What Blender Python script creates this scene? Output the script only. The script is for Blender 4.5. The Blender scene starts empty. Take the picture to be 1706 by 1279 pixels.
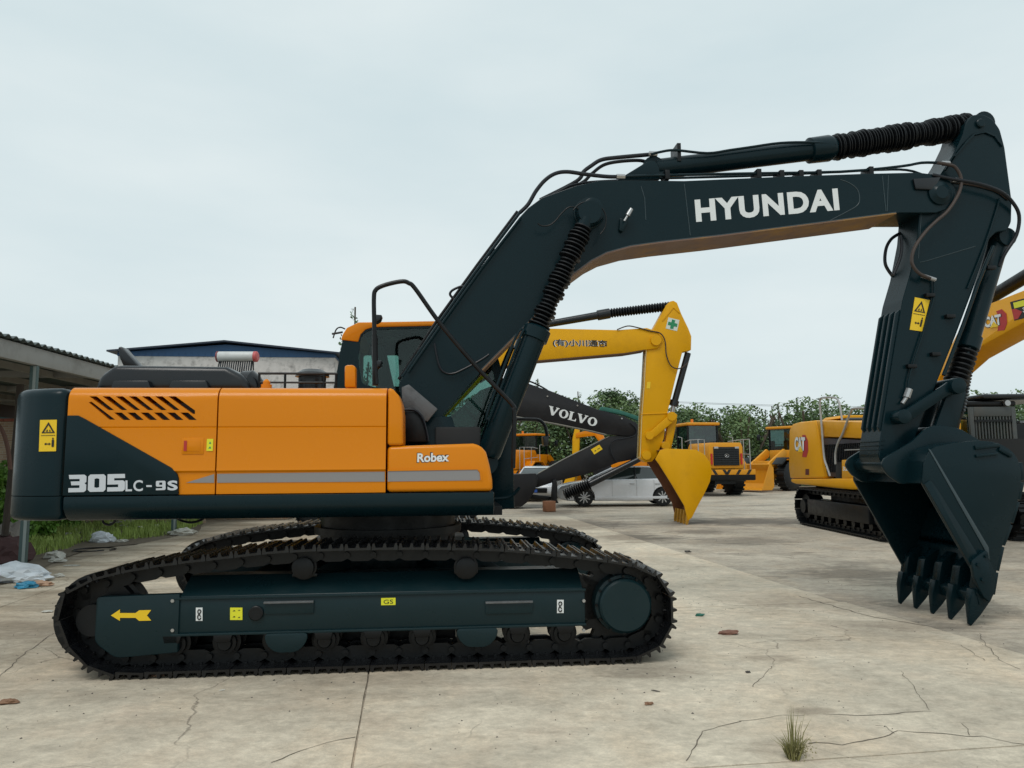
import bpy, bmesh, math, random
from math import radians, sin, cos, pi, sqrt, atan2
from mathutils import Vector, Matrix, noise
random.seed(7)
S = bpy.context.scene
COL = S.collection

# ------------------------------------------------------------------ camera
F = 1232.0; CX = 853.0; CY = 639.5
PITCH = atan2(131.0, F); ROLL = 0.007
CAM = Vector((0, 0, 1.6))
_fwd = Vector((0, cos(PITCH), sin(PITCH))); _r0 = Vector((1, 0, 0)); _u0 = Vector((0, -sin(PITCH), cos(PITCH)))
_r = _r0 * cos(ROLL) - _u0 * sin(ROLL); _u = _u0 * cos(ROLL) + _r0 * sin(ROLL)
cam = bpy.data.cameras.new('camera'); cam.sensor_width = 36.0; cam.lens = 36.0 * F / 1706.0
cam.clip_start = 0.05; cam.clip_end = 3000
co = bpy.data.objects.new('camera', cam); COL.objects.link(co)
M = Matrix((( _r.x, _u.x, -_fwd.x, CAM.x), (_r.y, _u.y, -_fwd.y, CAM.y), (_r.z, _u.z, -_fwd.z, CAM.z), (0, 0, 0, 1)))
co.matrix_world = M; S.camera = co

def ray(u, v):
    return _fwd + _r * ((u - CX) / F) + _u * ((CY - v) / F)
def G(u, v, z=0.0):                      # picture point -> point on the level z
    d = ray(u, v); t = (z - CAM.z) / d.z
    return CAM + d * t
def W(u, v, D):                          # picture point -> point D metres ahead
    d = ray(u, v); return CAM + d * (D / d.y)

# ------------------------------------------------------------------ sky and sun
w = bpy.data.worlds.new('World'); S.world = w; w.use_nodes = True
nt = w.node_tree; nt.nodes.clear()
out = nt.nodes.new('ShaderNodeOutputWorld'); bg = nt.nodes.new('ShaderNodeBackground')
sky = nt.nodes.new('ShaderNodeTexSky'); sky.sky_type = 'NISHITA'; sky.sun_disc = False
SUN_EL, SUN_AZ = radians(58), radians(200)
sky.sun_elevation = SUN_EL; sky.sun_rotation = SUN_AZ; sky.air_density = 1.0; sky.dust_density = 3.0
mul = nt.nodes.new('ShaderNodeMix'); mul.data_type = 'RGBA'; mul.blend_type = 'MIX'
tc = nt.nodes.new('ShaderNodeTexCoord'); mp = nt.nodes.new('ShaderNodeMapping'); mp.inputs['Scale'].default_value = (1.0, 1.0, 3.4)
nz = nt.nodes.new('ShaderNodeTexNoise'); nz.inputs['Scale'].default_value = 1.6; nz.inputs['Detail'].default_value = 5; nz.inputs['Roughness'].default_value = 0.5
cr = nt.nodes.new('ShaderNodeValToRGB')
# cloud cover, in the units of a sky seen at strength 0.1
cr.color_ramp.elements[0].position = 0.30; cr.color_ramp.elements[0].color = (6.3, 7.55, 7.9, 1)
cr.color_ramp.elements[1].position = 0.70; cr.color_ramp.elements[1].color = (7.9, 8.75, 8.85, 1)
mul.inputs['Factor'].default_value = 0.94
nt.links.new(tc.outputs['Generated'], mp.inputs['Vector']); nt.links.new(mp.outputs['Vector'], nz.inputs['Vector'])
nt.links.new(nz.outputs['Fac'], cr.inputs['Fac']); nt.links.new(sky.outputs['Color'], mul.inputs['A']); nt.links.new(cr.outputs['Color'], mul.inputs['B'])
nt.links.new(mul.outputs['Result'], bg.inputs['Color']); bg.inputs['Strength'].default_value = 0.1
nt.links.new(bg.outputs['Background'], out.inputs['Surface'])
sl = bpy.data.lights.new('sun', 'SUN'); sl.energy = 1.25; sl.angle = radians(25); sl.color = (1, .97, .92)
so = bpy.data.objects.new('sun', sl); COL.objects.link(so)
so.rotation_euler = (radians(90) - SUN_EL, 0, pi - SUN_AZ + 0)
S.view_settings.view_transform = 'Standard'; S.view_settings.look = 'None'; S.view_settings.gamma = 1
S.view_settings.exposure = 0.0; S.view_settings.use_curve_mapping = False

# ------------------------------------------------------------------ materials
MATS = {}
def mat(name, col, rough=0.5, metal=0.0, coat=0.0, dirt=0.0, dirtcol=(0.16, 0.13, 0.10), dscale=3.0, bump=0.0, bscale=60.0, var=0.0, vscale=2.0, spec=0.5, sheen=0):
    if name in MATS: return MATS[name]
    m = bpy.data.materials.new(name); m.use_nodes = True; n = m.node_tree; N = n.nodes; Lk = n.links
    p = N['Principled BSDF']; p.inputs['Roughness'].default_value = rough; p.inputs['Metallic'].default_value = metal
    p.inputs['Coat Weight'].default_value = coat; p.inputs['Coat Roughness'].default_value = 0.12
    p.inputs['Specular IOR Level'].default_value = spec
    c4 = (*col, 1); p.inputs['Base Color'].default_value = c4
    t = N.new('ShaderNodeTexCoord'); cur = None
    if var > 0:
        a = N.new('ShaderNodeTexNoise'); a.inputs['Scale'].default_value = vscale; a.inputs['Detail'].default_value = 6
        Lk.new(t.outputs['Object'], a.inputs['Vector'])
        mx = N.new('ShaderNodeMix'); mx.data_type = 'RGBA'
        mx.inputs['A'].default_value = (*[c * (1 - var) for c in col], 1); mx.inputs['B'].default_value = (*[min(1, c * (1 + var)) for c in col], 1)
        Lk.new(a.outputs['Fac'], mx.inputs['Factor']); cur = mx.outputs['Result']
    if dirt > 0:
        a = N.new('ShaderNodeTexNoise'); a.inputs['Scale'].default_value = dscale; a.inputs['Detail'].default_value = 9; a.inputs['Roughness'].default_value = 0.68
        Lk.new(t.outputs['Object'], a.inputs['Vector'])
        r = N.new('ShaderNodeMapRange'); r.inputs['From Min'].default_value = 0.5; r.inputs['From Max'].default_value = 0.78; r.inputs['To Max'].default_value = dirt
        Lk.new(a.outputs['Fac'], r.inputs['Value'])
        mx = N.new('ShaderNodeMix'); mx.data_type = 'RGBA'
        if cur: Lk.new(cur, mx.inputs['A'])
        else: mx.inputs['A'].default_value = c4
        mx.inputs['B'].default_value = (*dirtcol, 1); Lk.new(r.outputs['Result'], mx.inputs['Factor']); cur = mx.outputs['Result']
        rr = N.new('ShaderNodeMapRange'); rr.inputs['From Min'].default_value = 0.35; rr.inputs['From Max'].default_value = 0.75
        rr.inputs['To Min'].default_value = rough * 0.85; rr.inputs['To Max'].default_value = min(1, rough * 1.35 + 0.08)
        Lk.new(a.outputs['Fac'], rr.inputs['Value']); Lk.new(rr.outputs['Result'], p.inputs['Roughness'])
    if cur: Lk.new(cur, p.inputs['Base Color'])
    if bump > 0:
        a = N.new('ShaderNodeTexNoise'); a.inputs['Scale'].default_value = bscale; a.inputs['Detail'].default_value = 5
        Lk.new(t.outputs['Object'], a.inputs['Vector'])
        b = N.new('ShaderNodeBump'); b.inputs['Strength'].default_value = bump; b.inputs['Distance'].default_value = 0.01
        Lk.new(a.outputs['Fac'], b.inputs['Height']); Lk.new(b.outputs['Normal'], p.inputs['Normal'])
    MATS[name] = m; return m

GREEN = mat('dark_green_paint', (0.0028, 0.0140, 0.0185), 0.23, dirt=0.07, dirtcol=(0.03, 0.045, 0.048), dscale=2.2, bump=0.05, bscale=7, spec=0.19)
GREEN2 = mat('dark_green_frame_paint', (0.0055, 0.0195, 0.0235), 0.28, dirt=0.25, dirtcol=(0.022, 0.032, 0.034), dscale=3.2, bump=0.06, bscale=20, spec=0.25)
ORANGE = mat('orange_paint', (0.66, 0.207, 0.0012), 0.26, spec=0.14, coat=0.22, dirt=0.05, dirtcol=(0.5, 0.2, 0.03), dscale=1.5, bump=0.03, bscale=5)
YELLOW = mat('yellow_paint', (0.68, 0.335, 0.003), 0.36, spec=.2, dirt=0.25, dirtcol=(0.30, 0.15, 0.02), dscale=2.0, bump=0.03, bscale=8)
LYELLOW = mat('loader_yellow_paint', (0.66, 0.28, 0.015), 0.42, spec=.25, dirt=0.35, dirtcol=(0.32, 0.2, 0.08), dscale=2.5)
CYELLOW = mat('warm_yellow_paint', (0.72, 0.33, 0.008), 0.38, spec=.22, dirt=0.2, dirtcol=(0.35, 0.2, 0.05), dscale=2.5)
BLACKM = mat('black_steel', (0.0035, 0.0045, 0.0055), 0.36, spec=0.3, dirt=0.3, dirtcol=(0.013, 0.014, 0.015), dscale=9, bump=0.1, bscale=40)
TRACKM = mat('track_steel', (0.0030, 0.0034, 0.0044), 0.24, dirt=0.5, dirtcol=(0.024, 0.025, 0.027), dscale=9, bump=0.25, bscale=30, spec=0.5)
RUBBER = mat('black_rubber', (0.0035, 0.0045, 0.006), 0.38, spec=0.35, bump=0.1, bscale=60, dirt=0.3, dirtcol=(0.016, 0.018, 0.020), dscale=8)
HOSEM = mat('hose_rubber', (0.008, 0.010, 0.014), 0.36, spec=0.35)
HOSEB = mat('brown_worn_hose', (0.040, 0.025, 0.019), 0.5, var=0.3, vscale=9)
GREYM = mat('grey_charcoal_paint', (0.010, 0.010, 0.012), 0.36, spec=.3, dirt=0.25, dirtcol=(0.04, 0.038, 0.036), dscale=2)
STEEL = mat('bright_steel', (0.42, 0.42, 0.42), 0.32, metal=0.8, bump=0.05)
PLATE = mat('worn_step_plate', (0.12, 0.125, 0.13), 0.5, metal=0.3, dirt=0.6, dirtcol=(0.05, 0.05, 0.05), dscale=9, bump=0.3, bscale=70)
WHITE = mat('white_print', (0.72, 0.74, 0.74), 0.5)
SILVER = mat('silver_print', (0.55, 0.58, 0.62), 0.4, var=0.06)
STRIPE = mat('grey_stripe', (0.24, 0.23, 0.23), 0.4)
STICK = mat('yellow_sticker', (0.80, 0.52, 0.01), 0.45)
STICKL = mat('lime_sticker', (0.72, 0.70, 0.02), 0.45)
BLACKP = mat('black_print', (0.010, 0.010, 0.010), 0.6)
REDP = mat('red_print', (0.42, 0.02, 0.02), 0.5)
GREENP = mat('green_print', (0.01, 0.22, 0.09), 0.5)
BLACKPL = mat('black_plastic', (0.006, 0.008, 0.0105), 0.24, spec=.45, bump=0.06, bscale=10, dirt=0.1, dirtcol=(0.06, 0.06, 0.06))
DARK = mat('dark_interior', (0.008, 0.009, 0.010), 0.7)
GREYP = mat('grey_rail_paint', (0.35, 0.35, 0.34), 0.45, dirt=0.3)
AMBER = mat('amber_lens', (0.75, 0.20, 0.01), 0.25)
REDL = mat('red_lens', (0.45, 0.01, 0.01), 0.25)
CARW = mat('white_car_paint', (0.56, 0.575, 0.60), 0.22, coat=0.6, dirt=0.04)
ALLOY = mat('alloy_rim', (0.45, 0.46, 0.47), 0.3, metal=0.6)
RUST = mat('bucket_rust', (0.16, 0.06, 0.025), 0.8, dirt=0.5, dirtcol=(0.06, 0.03, 0.02), dscale=4)

def glass(name, tint, gl=0.12):
    m = bpy.data.materials.new(name); m.use_nodes = True; N = m.node_tree.nodes; Lk = m.node_tree.links; N.clear()
    o = N.new('ShaderNodeOutputMaterial'); tr = N.new('ShaderNodeBsdfTransparent'); tr.inputs['Color'].default_value = (*tint, 1)
    g = N.new('ShaderNodeBsdfGlossy'); g.inputs['Roughness'].default_value = 0.03; g.inputs['Color'].default_value = (0.9, 0.95, 0.95, 1)
    f = N.new('ShaderNodeFresnel'); f.inputs['IOR'].default_value = 1.5
    ad = N.new('ShaderNodeMath'); ad.operation = 'MULTIPLY_ADD'; ad.inputs[1].default_value = 0.9; ad.inputs[2].default_value = gl - 0.04
    mx = N.new('ShaderNodeMixShader')
    Lk.new(f.outputs[0], ad.inputs[0]); Lk.new(ad.outputs[0], mx.inputs['Fac']); Lk.new(tr.outputs[0], mx.inputs[1]); Lk.new(g.outputs[0], mx.inputs[2]); Lk.new(mx.outputs[0], o.inputs['Surface'])
    return m
GLASS = glass('tinted_cab_glass', (0.56, 0.70, 0.67), 0.035)
GLASSD = glass('dark_glass', (0.25, 0.36, 0.34), 0.10)

# ------------------------------------------------------------------ mesh helpers
class MB:
    def __init__(s): s.v = []; s.f = []
    def add(s, vs, fs):
        b = len(s.v); s.v += [tuple(x) for x in vs]; s.f += [tuple(i + b for i in f) for f in fs]; return s
    def box(s, x0, x1, y0, y1, z0, z1, mtx=None):
        vs = [Vector(p) for p in ((x0,y0,z0),(x1,y0,z0),(x1,y1,z0),(x0,y1,z0),(x0,y0,z1),(x1,y0,z1),(x1,y1,z1),(x0,y1,z1))]
        if mtx: vs = [mtx @ p for p in vs]
        return s.add(vs, [(3,2,1,0),(4,5,6,7),(0,1,5,4),(1,2,6,5),(2,3,7,6),(3,0,4,7)])
    def prism(s, pts, y0, y1, taper=None):        # pts (x,z) outline pushed from y0 to y1
        a = sum(pts[i][0]*pts[(i+1)%len(pts)][1]-pts[(i+1)%len(pts)][0]*pts[i][1] for i in range(len(pts)))
        if a < 0: pts = list(reversed(pts))
        n = len(pts); q = taper or pts
        if taper and a < 0: q = list(reversed(taper))
        vs = [(p[0], y0, p[1]) for p in pts] + [(p[0], y1, p[1]) for p in q]
        fs = [tuple(range(n)), tuple(reversed(range(n, 2*n)))] + [(i, n+i, n+(i+1)%n, (i+1)%n) for i in range(n)]
        return s.add(vs, fs)
    def prismz(s, pts, z0, z1):                   # pts (x,y) outline pushed from z0 to z1
        a = sum(pts[i][0]*pts[(i+1)%len(pts)][1]-pts[(i+1)%len(pts)][0]*pts[i][1] for i in range(len(pts)))
        if a < 0: pts = list(reversed(pts))
        n = len(pts); vs = [(p[0], p[1], z0) for p in pts] + [(p[0], p[1], z1) for p in pts]
        return s.add(vs, [tuple(reversed(range(n))), tuple(range(n, 2*n))] + [(i, (i+1)%n, n+(i+1)%n, n+i) for i in range(n)])
    def extx(s, pts, x0, x1):                     # pts (y,z) outline pushed from x0 to x1
        a = sum(pts[i][0]*pts[(i+1)%len(pts)][1]-pts[(i+1)%len(pts)][0]*pts[i][1] for i in range(len(pts)))
        if a < 0: pts = list(reversed(pts))
        n = len(pts); vs = [(x0, p[0], p[1]) for p in pts] + [(x1, p[0], p[1]) for p in pts]
        return s.add(vs, [tuple(reversed(range(n))), tuple(range(n, 2*n))] + [(i, (i+1)%n, n+(i+1)%n, n+i) for i in range(n)])
    def lathe(s, p0, p1, prof, n=20, cap=True):   # prof: (t along, radius)
        p0 = Vector(p0); p1 = Vector(p1); d = p1 - p0; ax = d.normalized()
        t = Vector((0,0,1)) if abs(ax.z) < 0.9 else Vector((1,0,0)); e = ax.cross(t).normalized(); g = ax.cross(e)
        vs = []; k = len(prof)
        for (tt, r) in prof:
            c = p0 + d * tt
            for j in range(n):
                an = 2*pi*j/n; vs.append(c + e*(r*cos(an)) + g*(r*sin(an)))
        fs = [(i*n+j, i*n+(j+1)%n, (i+1)*n+(j+1)%n, (i+1)*n+j) for i in range(k-1) for j in range(n)]
        if cap: fs += [tuple(reversed(range(n))), tuple(range((k-1)*n, k*n))]
        return s.add(vs, fs)
    def cyl(s, p0, p1, r, r2=None, n=20): return s.lathe(p0, p1, [(0, r), (1, r if r2 is None else r2)], n)
    def bellows(s, p0, p1, r0, r1, k, n=20, jit=0.0):
        prof = []
        for i in range(k):
            j = 1 + random.uniform(-jit, jit)
            prof += [((i+0.1)/k, r0), ((i+0.4)/k, r1*j), ((i+0.65)/k, r1*j)]
        prof.append((1, r0)); return s.lathe(p0, p1, prof, n)
    def tube(s, pts, r, n=8, smooth=True, sub=5):
        P = [Vector(p) for p in pts]
        if smooth and len(P) > 2:
            Q = []
            for i in range(len(P)-1):
                a = P[max(i-1,0)]; b = P[i]; c = P[i+1]; d = P[min(i+2,len(P)-1)]
                for k in range(sub):
                    t = k/sub; Q.append(0.5*((2*b)+(c-a)*t+(2*a-5*b+4*c-d)*t*t+(3*b-a-3*c+d)*t*t*t))
            Q.append(P[-1]); P = Q
        vs = []; m = len(P); e = None
        for i, p in enumerate(P):
            d = (P[min(i+1,m-1)] - P[max(i-1,0)]).normalized()
            if e is None: e = d.orthogonal().normalized()
            else: e = (e - d*e.dot(d)).normalized()
            g = d.cross(e)
            for j in range(n):
                an = 2*pi*j/n; vs.append(p + e*(r*cos(an)) + g*(r*sin(an)))
        fs = [(i*n+j, i*n+(j+1)%n, (i+1)*n+(j+1)%n, (i+1)*n+j) for i in range(m-1) for j in range(n)]
        fs += [tuple(reversed(range(n))), tuple(range((m-1)*n, m*n))]
        return s.add(vs, fs)
    def mesh(s, name, bevel=0, seg=2, angle=35, smooth=True, bsel=None):
        me = bpy.data.meshes.new(name); bm = bmesh.new()
        vs = [bm.verts.new(p) for p in s.v]
        for f in s.f:
            try: bm.faces.new([vs[i] for i in f])
            except ValueError: pass
        bmesh.ops.remove_doubles(bm, verts=bm.verts, dist=1e-5)
        bmesh.ops.recalc_face_normals(bm, faces=bm.faces)
        if bevel > 0:
            es = [e for e in bm.edges if len(e.link_faces) == 2 and e.calc_face_angle(0) > radians(28) and (bsel is None or bsel((e.verts[0].co+e.verts[1].co)/2))]
            if es: bmesh.ops.bevel(bm, geom=es, offset=bevel, offset_type='OFFSET', segments=seg, profile=0.5, affect='EDGES', clamp_overlap=True)
        bm.to_mesh(me); bm.free()
        if smooth:
            me.polygons.foreach_set('use_smooth', [True]*len(me.polygons)); me.set_sharp_from_angle(angle=radians(angle))
        return me
    def build(s, name, m, parent=None, bevel=0, seg=2, angle=35, smooth=True, label=None, kind=None, bsel=None):
        me = s.mesh(name, bevel, seg, angle, smooth, bsel); me.materials.append(m)
        return link(name, me, parent, label, kind)

def link(name, me, parent=None, label=None, kind=None):
    o = bpy.data.objects.new(name, me); COL.objects.link(o)
    if parent: o.parent = parent
    if label: o['label'] = label
    if kind: o['kind'] = kind
    return o
def tag(o, label, cat, group=None):
    o['label'] = label; o['category'] = cat
    if group: o['group'] = group
    return o
def thing(name, label, cat, loc=(0,0,0), rz=0, group=None):
    o = bpy.data.objects.new(name, None); COL.objects.link(o); o.empty_display_size = 0.3
    o.location = loc; o.rotation_euler = (0, 0, rz); return tag(o, label, cat, group)
def copy_tree(o, parent=None):
    c = o.copy(); COL.objects.link(c)
    if parent: c.parent = parent
    for ch in [x for x in ALLCH(o)]: copy_tree(ch, c)
    return c
def ALLCH(o): return list(o.children)

def boolcut(o, cut, mode='DIFFERENCE'):
    c = cut.build('cutter', DARK, o.parent); md = o.modifiers.new('b', 'BOOLEAN'); md.object = c; md.operation = mode; md.solver = 'EXACT'
    dg = bpy.context.evaluated_depsgraph_get(); dg.update(); me = bpy.data.meshes.new_from_object(o.evaluated_get(dg))
    o.modifiers.clear(); old = o.data; o.data = me; cm = c.data; bpy.data.objects.remove(c); bpy.data.meshes.remove(cm); bpy.data.meshes.remove(old)
    me.polygons.foreach_set('use_smooth', [True]*len(me.polygons)); me.set_sharp_from_angle(angle=radians(30))
    return o

def fillet(pts, r, k=4):
    out = []; n = len(pts); rr = r if isinstance(r, (list, tuple)) else [r]*n
    for i in range(n):
        p = Vector(pts[i]); a = Vector(pts[i-1]); b = Vector(pts[(i+1)%n]); q = rr[i]
        if q <= 0: out.append(tuple(p)); continue
        da = a-p; db = b-p; q = min(q, da.length*0.48, db.length*0.48); A = p+da.normalized()*q; B = p+db.normalized()*q
        for j in range(k+1):
            t = j/k; out.append(tuple(A*(1-t)**2 + p*2*t*(1-t) + B*t*t))
    return out

class Fr:                                           # a machine's own frame: x forward, y to its left, z up
    def __init__(s, O, a): s.O = Vector((O[0], O[1], 0)); s.a = a; s.X = Vector((cos(a), sin(a), 0)); s.Y = Vector((-sin(a), cos(a), 0))
    def L(s, u, v, y):
        d = ray(u, v); t = (y - s.Y.dot(CAM - s.O)) / s.Y.dot(d); p = CAM + d*t - s.O
        return (s.X.dot(p), p.z)
    def Ls(s, l, y): return [s.L(u, v, y) for u, v in l]
    def P(s, u, v, y): x, z = s.L(u, v, y); return Vector((x, y, z))
    def Ps(s, l, y): return [s.P(u, v, y) for u, v in l]

def text_mesh(body, bold=0.0, spacing=1.0):
    c = bpy.data.curves.new('t', 'FONT'); c.body = body; c.offset = bold; c.space_character = spacing; c.resolution_u = 4
    o = bpy.data.objects.new('t', c); COL.objects.link(o)
    dg = bpy.context.evaluated_depsgraph_get(); dg.update(); me = bpy.data.meshes.new_from_object(o.evaluated_get(dg))
    bpy.data.objects.remove(o); bpy.data.curves.remove(c); return me
def place_flat(me, p0, p1, p2, name, m, parent=None, off=Vector((0,0,0)), label=None):
    """fit a flat drawing (xy) to the parallelogram p0 (lower left) p1 (lower right) p2 (upper left)"""
    xs = [v.co.x for v in me.vertices]; ys = [v.co.y for v in me.vertices]; x0, x1, y0, y1 = min(xs), max(xs), min(ys), max(ys)
    for v in me.vertices:
        a = (v.co.x-x0)/(x1-x0); b = (v.co.y-y0)/(y1-y0); v.co = p0 + (p1-p0)*a + (p2-p0)*b + off
    me.materials.clear(); me.materials.append(m); return link(name, me, parent, label)
def text(fr, body, a, b, c, y, m, parent, bold=0.0, name='lettering', spacing=1.0, label=None):
    """a, b: the baseline's two ends, c: top left corner, in the photograph"""
    return place_flat(text_mesh(body, bold, spacing), fr.P(*a, y), fr.P(*b, y), fr.P(*c, y), name, m, parent, label=label)
def flatpolys(fr, polys, y, m, parent, name, th=0.003, label=None):
    b = MB()
    for p in polys: b.prism(fr.Ls(p, y), y - th, y)
    return b.build(name, m, parent, smooth=False, label=label)
def quadmap(q, pts):      # q: 4 picture corners (ll, lr, ur, ul), pts in the unit square
    r = []
    for s, t in pts:
        r.append(((q[0][0]*(1-s)+q[1][0]*s)*(1-t)+(q[3][0]*(1-s)+q[2][0]*s)*t, (q[0][1]*(1-s)+q[1][1]*s)*(1-t)+(q[3][1]*(1-s)+q[2][1]*s)*t))
    return r
def warning_sticker(fr, q, y, parent):
    o = flatpolys(fr, [q], y, STICK, parent, 'warning_sticker')
    yy = y - 0.005; tri = [(.5,.93),(.9,.58),(.1,.58)]; inn = [(.5,.84),(.76,.61),(.24,.61)]
    P = []
    for i in range(3): j = (i+1) % 3; P.append(quadmap(q, [tri[i], tri[j], inn[j], inn[i]]))
    P += [quadmap(q, z) for z in ([(.35,.63),(.45,.70),(.48,.63)], [(.55,.63),(.58,.70),(.66,.63)], [(.08,.50),(.92,.50),(.92,.515),(.08,.515)],
        [(.72,.14),(.86,.14),(.86,.36),(.72,.36)], [(.75,.37),(.83,.37),(.83,.43),(.75,.43)], [(.30,.22),(.66,.22),(.66,.25),(.30,.25)], [(.30,.235),(.40,.28),(.40,.19)], [(.66,.235),(.56,.28),(.56,.19)])]
    flatpolys(fr, P, yy, BLACKP, o, 'warning_print', 0.001)
    return o

# block digits on a unit square
BLK = {'3': [[(0,0),(.88,0),(1,.1),(1,.42),(.9,.5),(1,.58),(1,.9),(.88,1),(0,1),(.04,.76),(.62,.76),(.62,.62),(.12,.62),(.16,.40),(.62,.40),(.62,.24),(0,.24)]],
       '0': [[(0,.12),(.12,0),(.5,0),(.5,.22),(.36,.26),(.36,.74),(.5,.78),(.5,1),(.12,1),(0,.88)], [(1,.12),(.88,0),(.5,0),(.5,.22),(.64,.26),(.64,.74),(.5,.78),(.5,1),(.88,1),(1,.88)]],
       '5': [[(0,0),(.88,0),(1,.1),(1,.54),(.88,.63),(.38,.63),(.38,.76),(1,.76),(.98,1),(0,1),(0,.40),(.62,.40),(.62,.24),(0,.24)]],
       '9': [[(.1,1),(.5,1),(.5,.82),(.34,.82),(.34,.56),(.5,.56),(.5,.38),(.1,.38),(0,.46),(0,.92)], [(.5,1),(.9,1),(1,.9),(1,.1),(.9,0),(0,0),(0,.2),(.66,.2),(.66,.38),(.5,.38),(.5,.56),(.66,.56),(.66,.82),(.5,.82)]],
       'V': [[(0,1),(.42,1),(.42,.93),(.34,.9),(.56,.35),(.74,.9),(.66,.93),(.66,1),(1,1),(1,.93),(.92,.9),(.58,0),(.40,0),(.08,.9),(0,.93)]],
       'L': [[(0,0),(1,0),(1,.32),(.92,.32),(.84,.10),(.46,.10),(.46,.9),(.58,.93),(.58,1),(0,1),(0,.93),(.12,.9),(.12,.1),(0,.07)]]}
def ringO():
    ps = []; n = 24
    for i in range(n):
        a, b = 2*pi*i/n, 2*pi*(i+1)/n
        f = lambda an, rx, ry: (.5+rx*cos(an), .5+ry*sin(an))
        ps.append([f(a,.5,.5), f(b,.5,.5), f(b,.22,.38), f(a,.22,.38)])
    return ps
BLK['O'] = ringO()
def block_text(fr, s, a, b, c, y, m, parent, gap=0.12, widths=None, name='lettering'):
    n = len(s); widths = widths or [1]*n; tot = sum(widths) + gap*(n-1); x = 0
    p0, p1, p2 = fr.P(*a, y), fr.P(*b, y), fr.P(*c, y); mb = MB()
    for ch, w_ in zip(s, widths):
        for poly in BLK[ch]:
            pts = []
            for sx, sy in poly:
                q = p0 + (p1-p0)*((x+sx*w_)/tot) + (p2-p0)*sy; pts.append((q.x, q.z))
            mb.prism(pts, y-0.003, y)
        x += w_ + gap
    return mb.build(name, m, parent, smooth=False)

# ------------------------------------------------------------------ tracks
def resample(P, n, closed=True):
    P = [Vector(p) for p in P]; 
    if closed: P = P + [P[0]]
    L = [0]
    for i in range(1, len(P)): L.append(L[-1] + (P[i]-P[i-1]).length)
    out = []; tot = L[-1]; j = 0
    for k in range(n):
        t = tot*k/n
        while L[j+1] < t: j += 1
        f = (t-L[j])/max(1e-9, L[j+1]-L[j]); p = P[j].lerp(P[j+1], f); d = (P[j+1]-P[j]).normalized(); out.append((p, d))
    return out, tot/n
def smooth_loop(P, it=2):
    for _ in range(it):
        Q = []
        for i in range(len(P)):
            a, b = Vector(P[i]), Vector(P[(i+1) % len(P)]); Q += [a.lerp(b, .25), a.lerp(b, .75)]
        P = Q
    return P
def shoe_mesh(pitch, wd, th=0.018, gr=0.032, m=TRACKM):
    b = MB(); h = pitch*0.485; y0, y1 = -wd/2, wd/2
    # profile across the pitch: plate with three bars, both ends bent a little
    b.box(-h, h, y0, y1, -th, 0)
    for gx in (-0.36, 0.0, 0.36):
        c = gx*pitch*1.15
        b.add([(c-.016,y0,0),(c+.016,y0,0),(c+.007,y0,gr),(c-.007,y0,gr),(c-.016,y1,0),(c+.016,y1,0),(c+.007,y1,gr),(c-.007,y1,gr)], [(0,1,2,3),(7,6,5,4),(1,5,6,2),(3,2,6,7),(4,0,3,7)])
    for by in (-0.11, 0.11):
        for bx in (-.18, .18): b.cyl((bx*pitch, by, -th-.012), (bx*pitch, by, 0.012), 0.014, n=6)
    me = b.mesh('track_shoe', smooth=False); me.materials.append(m); return me
def link_mesh(pitch, m=TRACKM):
    b = MB()
    for s in (-1, 1):
        y = s*0.085
        b.prism([(-pitch*.55,-.10),(-pitch*.3,-.125),(pitch*.3,-.125),(pitch*.55,-.10),(pitch*.55,-.05),(pitch*.3,-.018),(-pitch*.3,-.018),(-pitch*.55,-.05)], y-.018, y+.018)
    b.cyl((pitch*.5, -.13, -.075), (pitch*.5, .13, -.075), .026, n=8)
    me = b.mesh('track_link', smooth=False); return me
def make_track(parent, loop, yc, wd, n, m=TRACKM, chain=True, detail=True):
    """loop: outer line of the shoe plates (x,z), clockwise as seen from -y with the top running to +x"""
    fr, pitch = resample(loop, n)
    sm = shoe_mesh(pitch, wd, m=m); lm = link_mesh(pitch)
    ch = MB(); mats_ = []
    for p, d in fr:
        nx = Vector((-d.y, d.x))                    # outward for a loop whose top runs to +x
        mt = Matrix(((d.x, 0, nx.x, p.x), (0, 1, 0, yc), (d.y, 0, nx.y, p.y), (0, 0, 0, 1)))
        mats_.append(mt)
    for mt in mats_: ch.add([mt @ v.co for v in lm.vertices], [tuple(pl.vertices) for pl in lm.polygons])
    tr = ch.build('track_chain', BLACKM, parent, smooth=False, kind='stuff' if False else None)
    for i, mt in enumerate(mats_):
        o = link('track_shoe', sm, tr); o.matrix_basis = mt @ Matrix.Rotation(random.uniform(-.012, .012), 4, 'Y')
    return tr
def stadium(x0, x1, r0, r1, z0=0.0, k=10, sag=0.0):
    """closed outer line: top from left to right, then down and back along the ground"""
    P = []
    for i in range(k+1):
        a = -pi/2 - pi*i/k; P.append((x0 + r0*cos(a), z0 + r0 + r0*sin(a)))
    for i in range(1, 8):
        t = i/8; P.append((x0 + (x1-x0)*t, z0 + 2*(r0*(1-t)+r1*t) - sag*sin(pi*t)))
    for i in range(k+1):
        a = pi/2 - pi*i/k; P.append((x1 + r1*cos(a), z0 + r1 + r1*sin(a)))
    return P
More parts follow.
